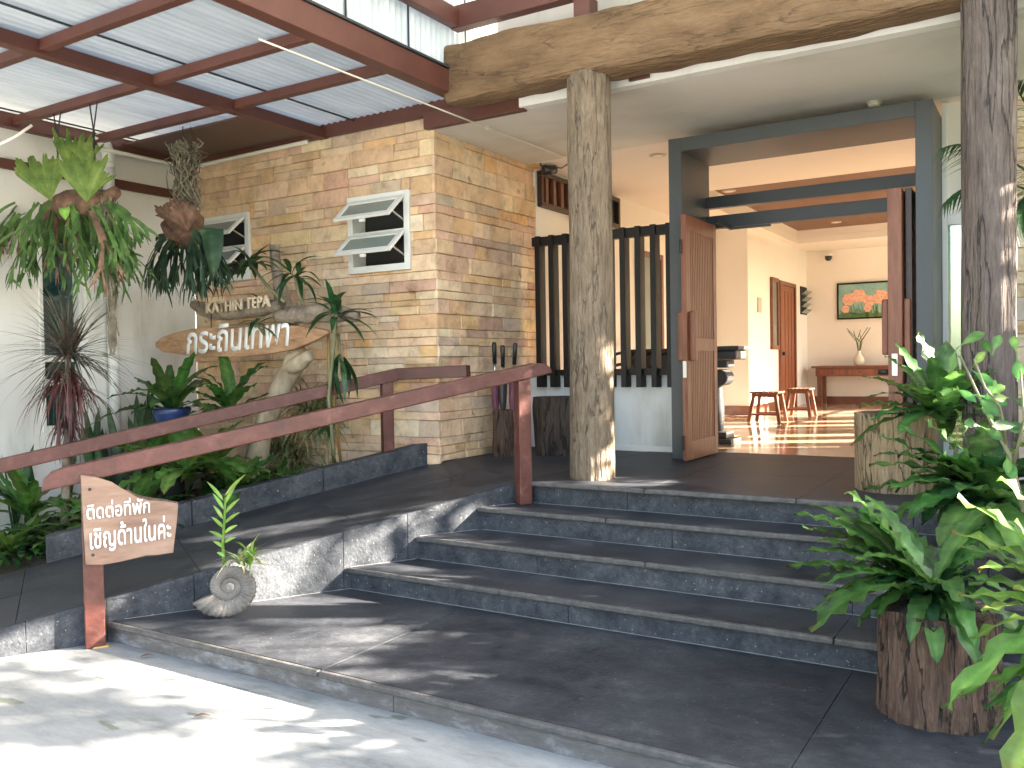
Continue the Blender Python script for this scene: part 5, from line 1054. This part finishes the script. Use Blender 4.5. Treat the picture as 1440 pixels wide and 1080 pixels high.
m = MB(); m.grid(rows_); m.add(rows_[0][:n], [tuple(range(n))]); m.obj('shell', G['shell'], am, smooth=True)
lb = thing('bamboo_plant', 'single upright lucky bamboo shoot growing from the ammonite planter', 'plant', tuple(at(316, 800, 3.55)))
m = MB(); m.tube([at(316, 805, 3.56), at(313, 765, 3.55), at(316, 725, 3.55), at(317, 700, 3.55)], [.010, .009, .007, .005], 8); m.obj('stem', G['lime_leaf'], lb, smooth=True); r = rnd(91)
for k in range(15):
    v = 790-k*6.6; b = at(315+r.uniform(-1, 1), v, 3.55); q = -1 if k % 2 else 1; d = RX*q+V((0, 0, .35+.06*k))+V((r.uniform(-.3, .3), r.uniform(-.3, .3), 0)); l = (.05+.0085*k)*r.uniform(.8, 1.1)
    if k < 4 and k % 2 == 0: continue
    mb = MB(); leaf(mb, b, b+d.normalized()*l*.5+V((0, 0, .015)), b+d.normalized()*l, .022, 'lance', 6, 2, .25, side=d.cross(V((.6, -.7, .3))), r=r, shade=r.uniform(.9, 1.2)); mb.obj('leaf', G['lime_leaf'], lb, smooth=True)
vp = thing('spider_plant', 'small cream-striped plant drooping over the ammonite shell', 'plant', tuple(at(345, 800, 3.6)))
rosette(vp, at(338, 792, 3.56), 18, (.14, .26), .026, (-.2, 1.2), (.6, 1.4), G['varieg'], 'grass', 92, nu=7, fold=.25, wave=0)
rosette(vp, at(352, 788, 3.60), 34, (.12, .22), .016, (-.2, 1.4), (.4, 1.2), G['lime_leaf'], 'grass', 93, joined='fine_leaves', nu=5, fold=.2, wave=0, spread=False)
# dead leaves on the driveway
r = rnd(95)
for (u, v, lab) in ((197, 926, 'small dead leaf lying near the rail post foot'), (272, 1011, 'small dead leaf lying on the sunlit concrete')):
    d0 = RX*(u-720)+RDN*(v-540)+RF*FPX; b = CAMLOC+d0*(-1.6/d0.z); b.z = .006; mb = MB(); leaf(mb, b, b+V((.03, .02, .02)), b+V((.06, .05, .004)), .025, 'lance', 5, 2, .4, r=r)
    mb.obj('dead_leaf', G['dry'], **tg(lab, 'leaf', 'dead leaves on the driveway'))
# ------------------------------------------------------------------ garden beyond the right edge (shades the porch)
def sq(s, q): return V((.8713*s-.4907*q, .4907*s+.8713*q, 0))
def foliage(mb, c, R_, n, r, size, zs=1, hollow=.0):
    for k in range(n):
        d = V((r.gauss(0, 1), r.gauss(0, 1), r.gauss(0, 1))).normalized()*(r.random()**.4); p = V(c)+V((d.x*R_, d.y*R_, d.z*R_*zs)); a = dirv(r.uniform(0, 6.28), r.uniform(-.7, .9)); l = size*r.uniform(.7, 1.3)
        sd = a.cross(V((r.uniform(-1, 1), r.uniform(-1, 1), r.uniform(-1, 1)))).normalized()*l*.28
        mb.add([p, p+a*l*.45+sd, p+a*l, p+a*l*.45-sd], [(0, 1, 2, 3)])
def tree(label, base, h, blobs, seed, nper, size, cat='tree', name='garden_tree'):
    r = rnd(seed); t = thing(name, label, cat, tuple(base), 'garden planting right of the steps'); base = V(base); m = MB()
    m.tube([base, base+V((.05, .03, h*.5)), base+V((.0, .05, h))], [.09, .07, .03], 8)
    for b in blobs: m.tube([base+V((0, 0, h*.55)), base+V(b[0])*.6+V((0, 0, h*.25)), base+V(b[0])], [.04, .025, .01], 6)
    m.obj('trunk', G['barkgrey'], t, smooth=True); f = MB()
    for c, R_, zs in blobs: foliage(f, base+V(c), R_, nper, r, size, zs)
    f.obj('crown', G['treeleaf'], t, kind='stuff')
r = rnd(101)
for k, q in enumerate((2.2, 3.1, 4.0, 4.9, 5.8)):
    bs = [((r.uniform(-.3, .3), r.uniform(-.4, .4), z), .55, .7) for z in (.5, 1.0, 1.5, 1.95, 2.2)]
    tree(('round garden shrub nearest the driveway, first of five', 'garden shrub second from the driveway', 'middle shrub of the five beside the steps', 'garden shrub fourth from the driveway', 'garden shrub nearest the house wall')[k], sq(4.6+.3*(k % 2), q), 1.6, bs, 200+k, 420, .16, 'shrub', 'garden_shrub')
for k, (s_, q) in enumerate(((7.4, 2.9), (7.6, 5.0), (6.6, 7.0))):
    nb_ = (6, 16, 30)[k]
    bs = [((r.uniform(-1.0, 1.0)*.6, 0, 0), 0, 0) for z in range(0)]
    for j in range(nb_):
        o = sq(r.uniform(-.5, .5), r.uniform(-1.15, 1.15)); bs.append(((o.x, o.y, 2.5+3.0*(j+.5)/nb_), r.uniform(.26, .44), .8))
    tree(('open-crowned garden tree nearest the driveway', 'open-crowned garden tree in the middle of the strip', 'open-crowned garden tree nearest the house')[k], sq(s_, q), 3.6, bs, 300+k, 95, .17)
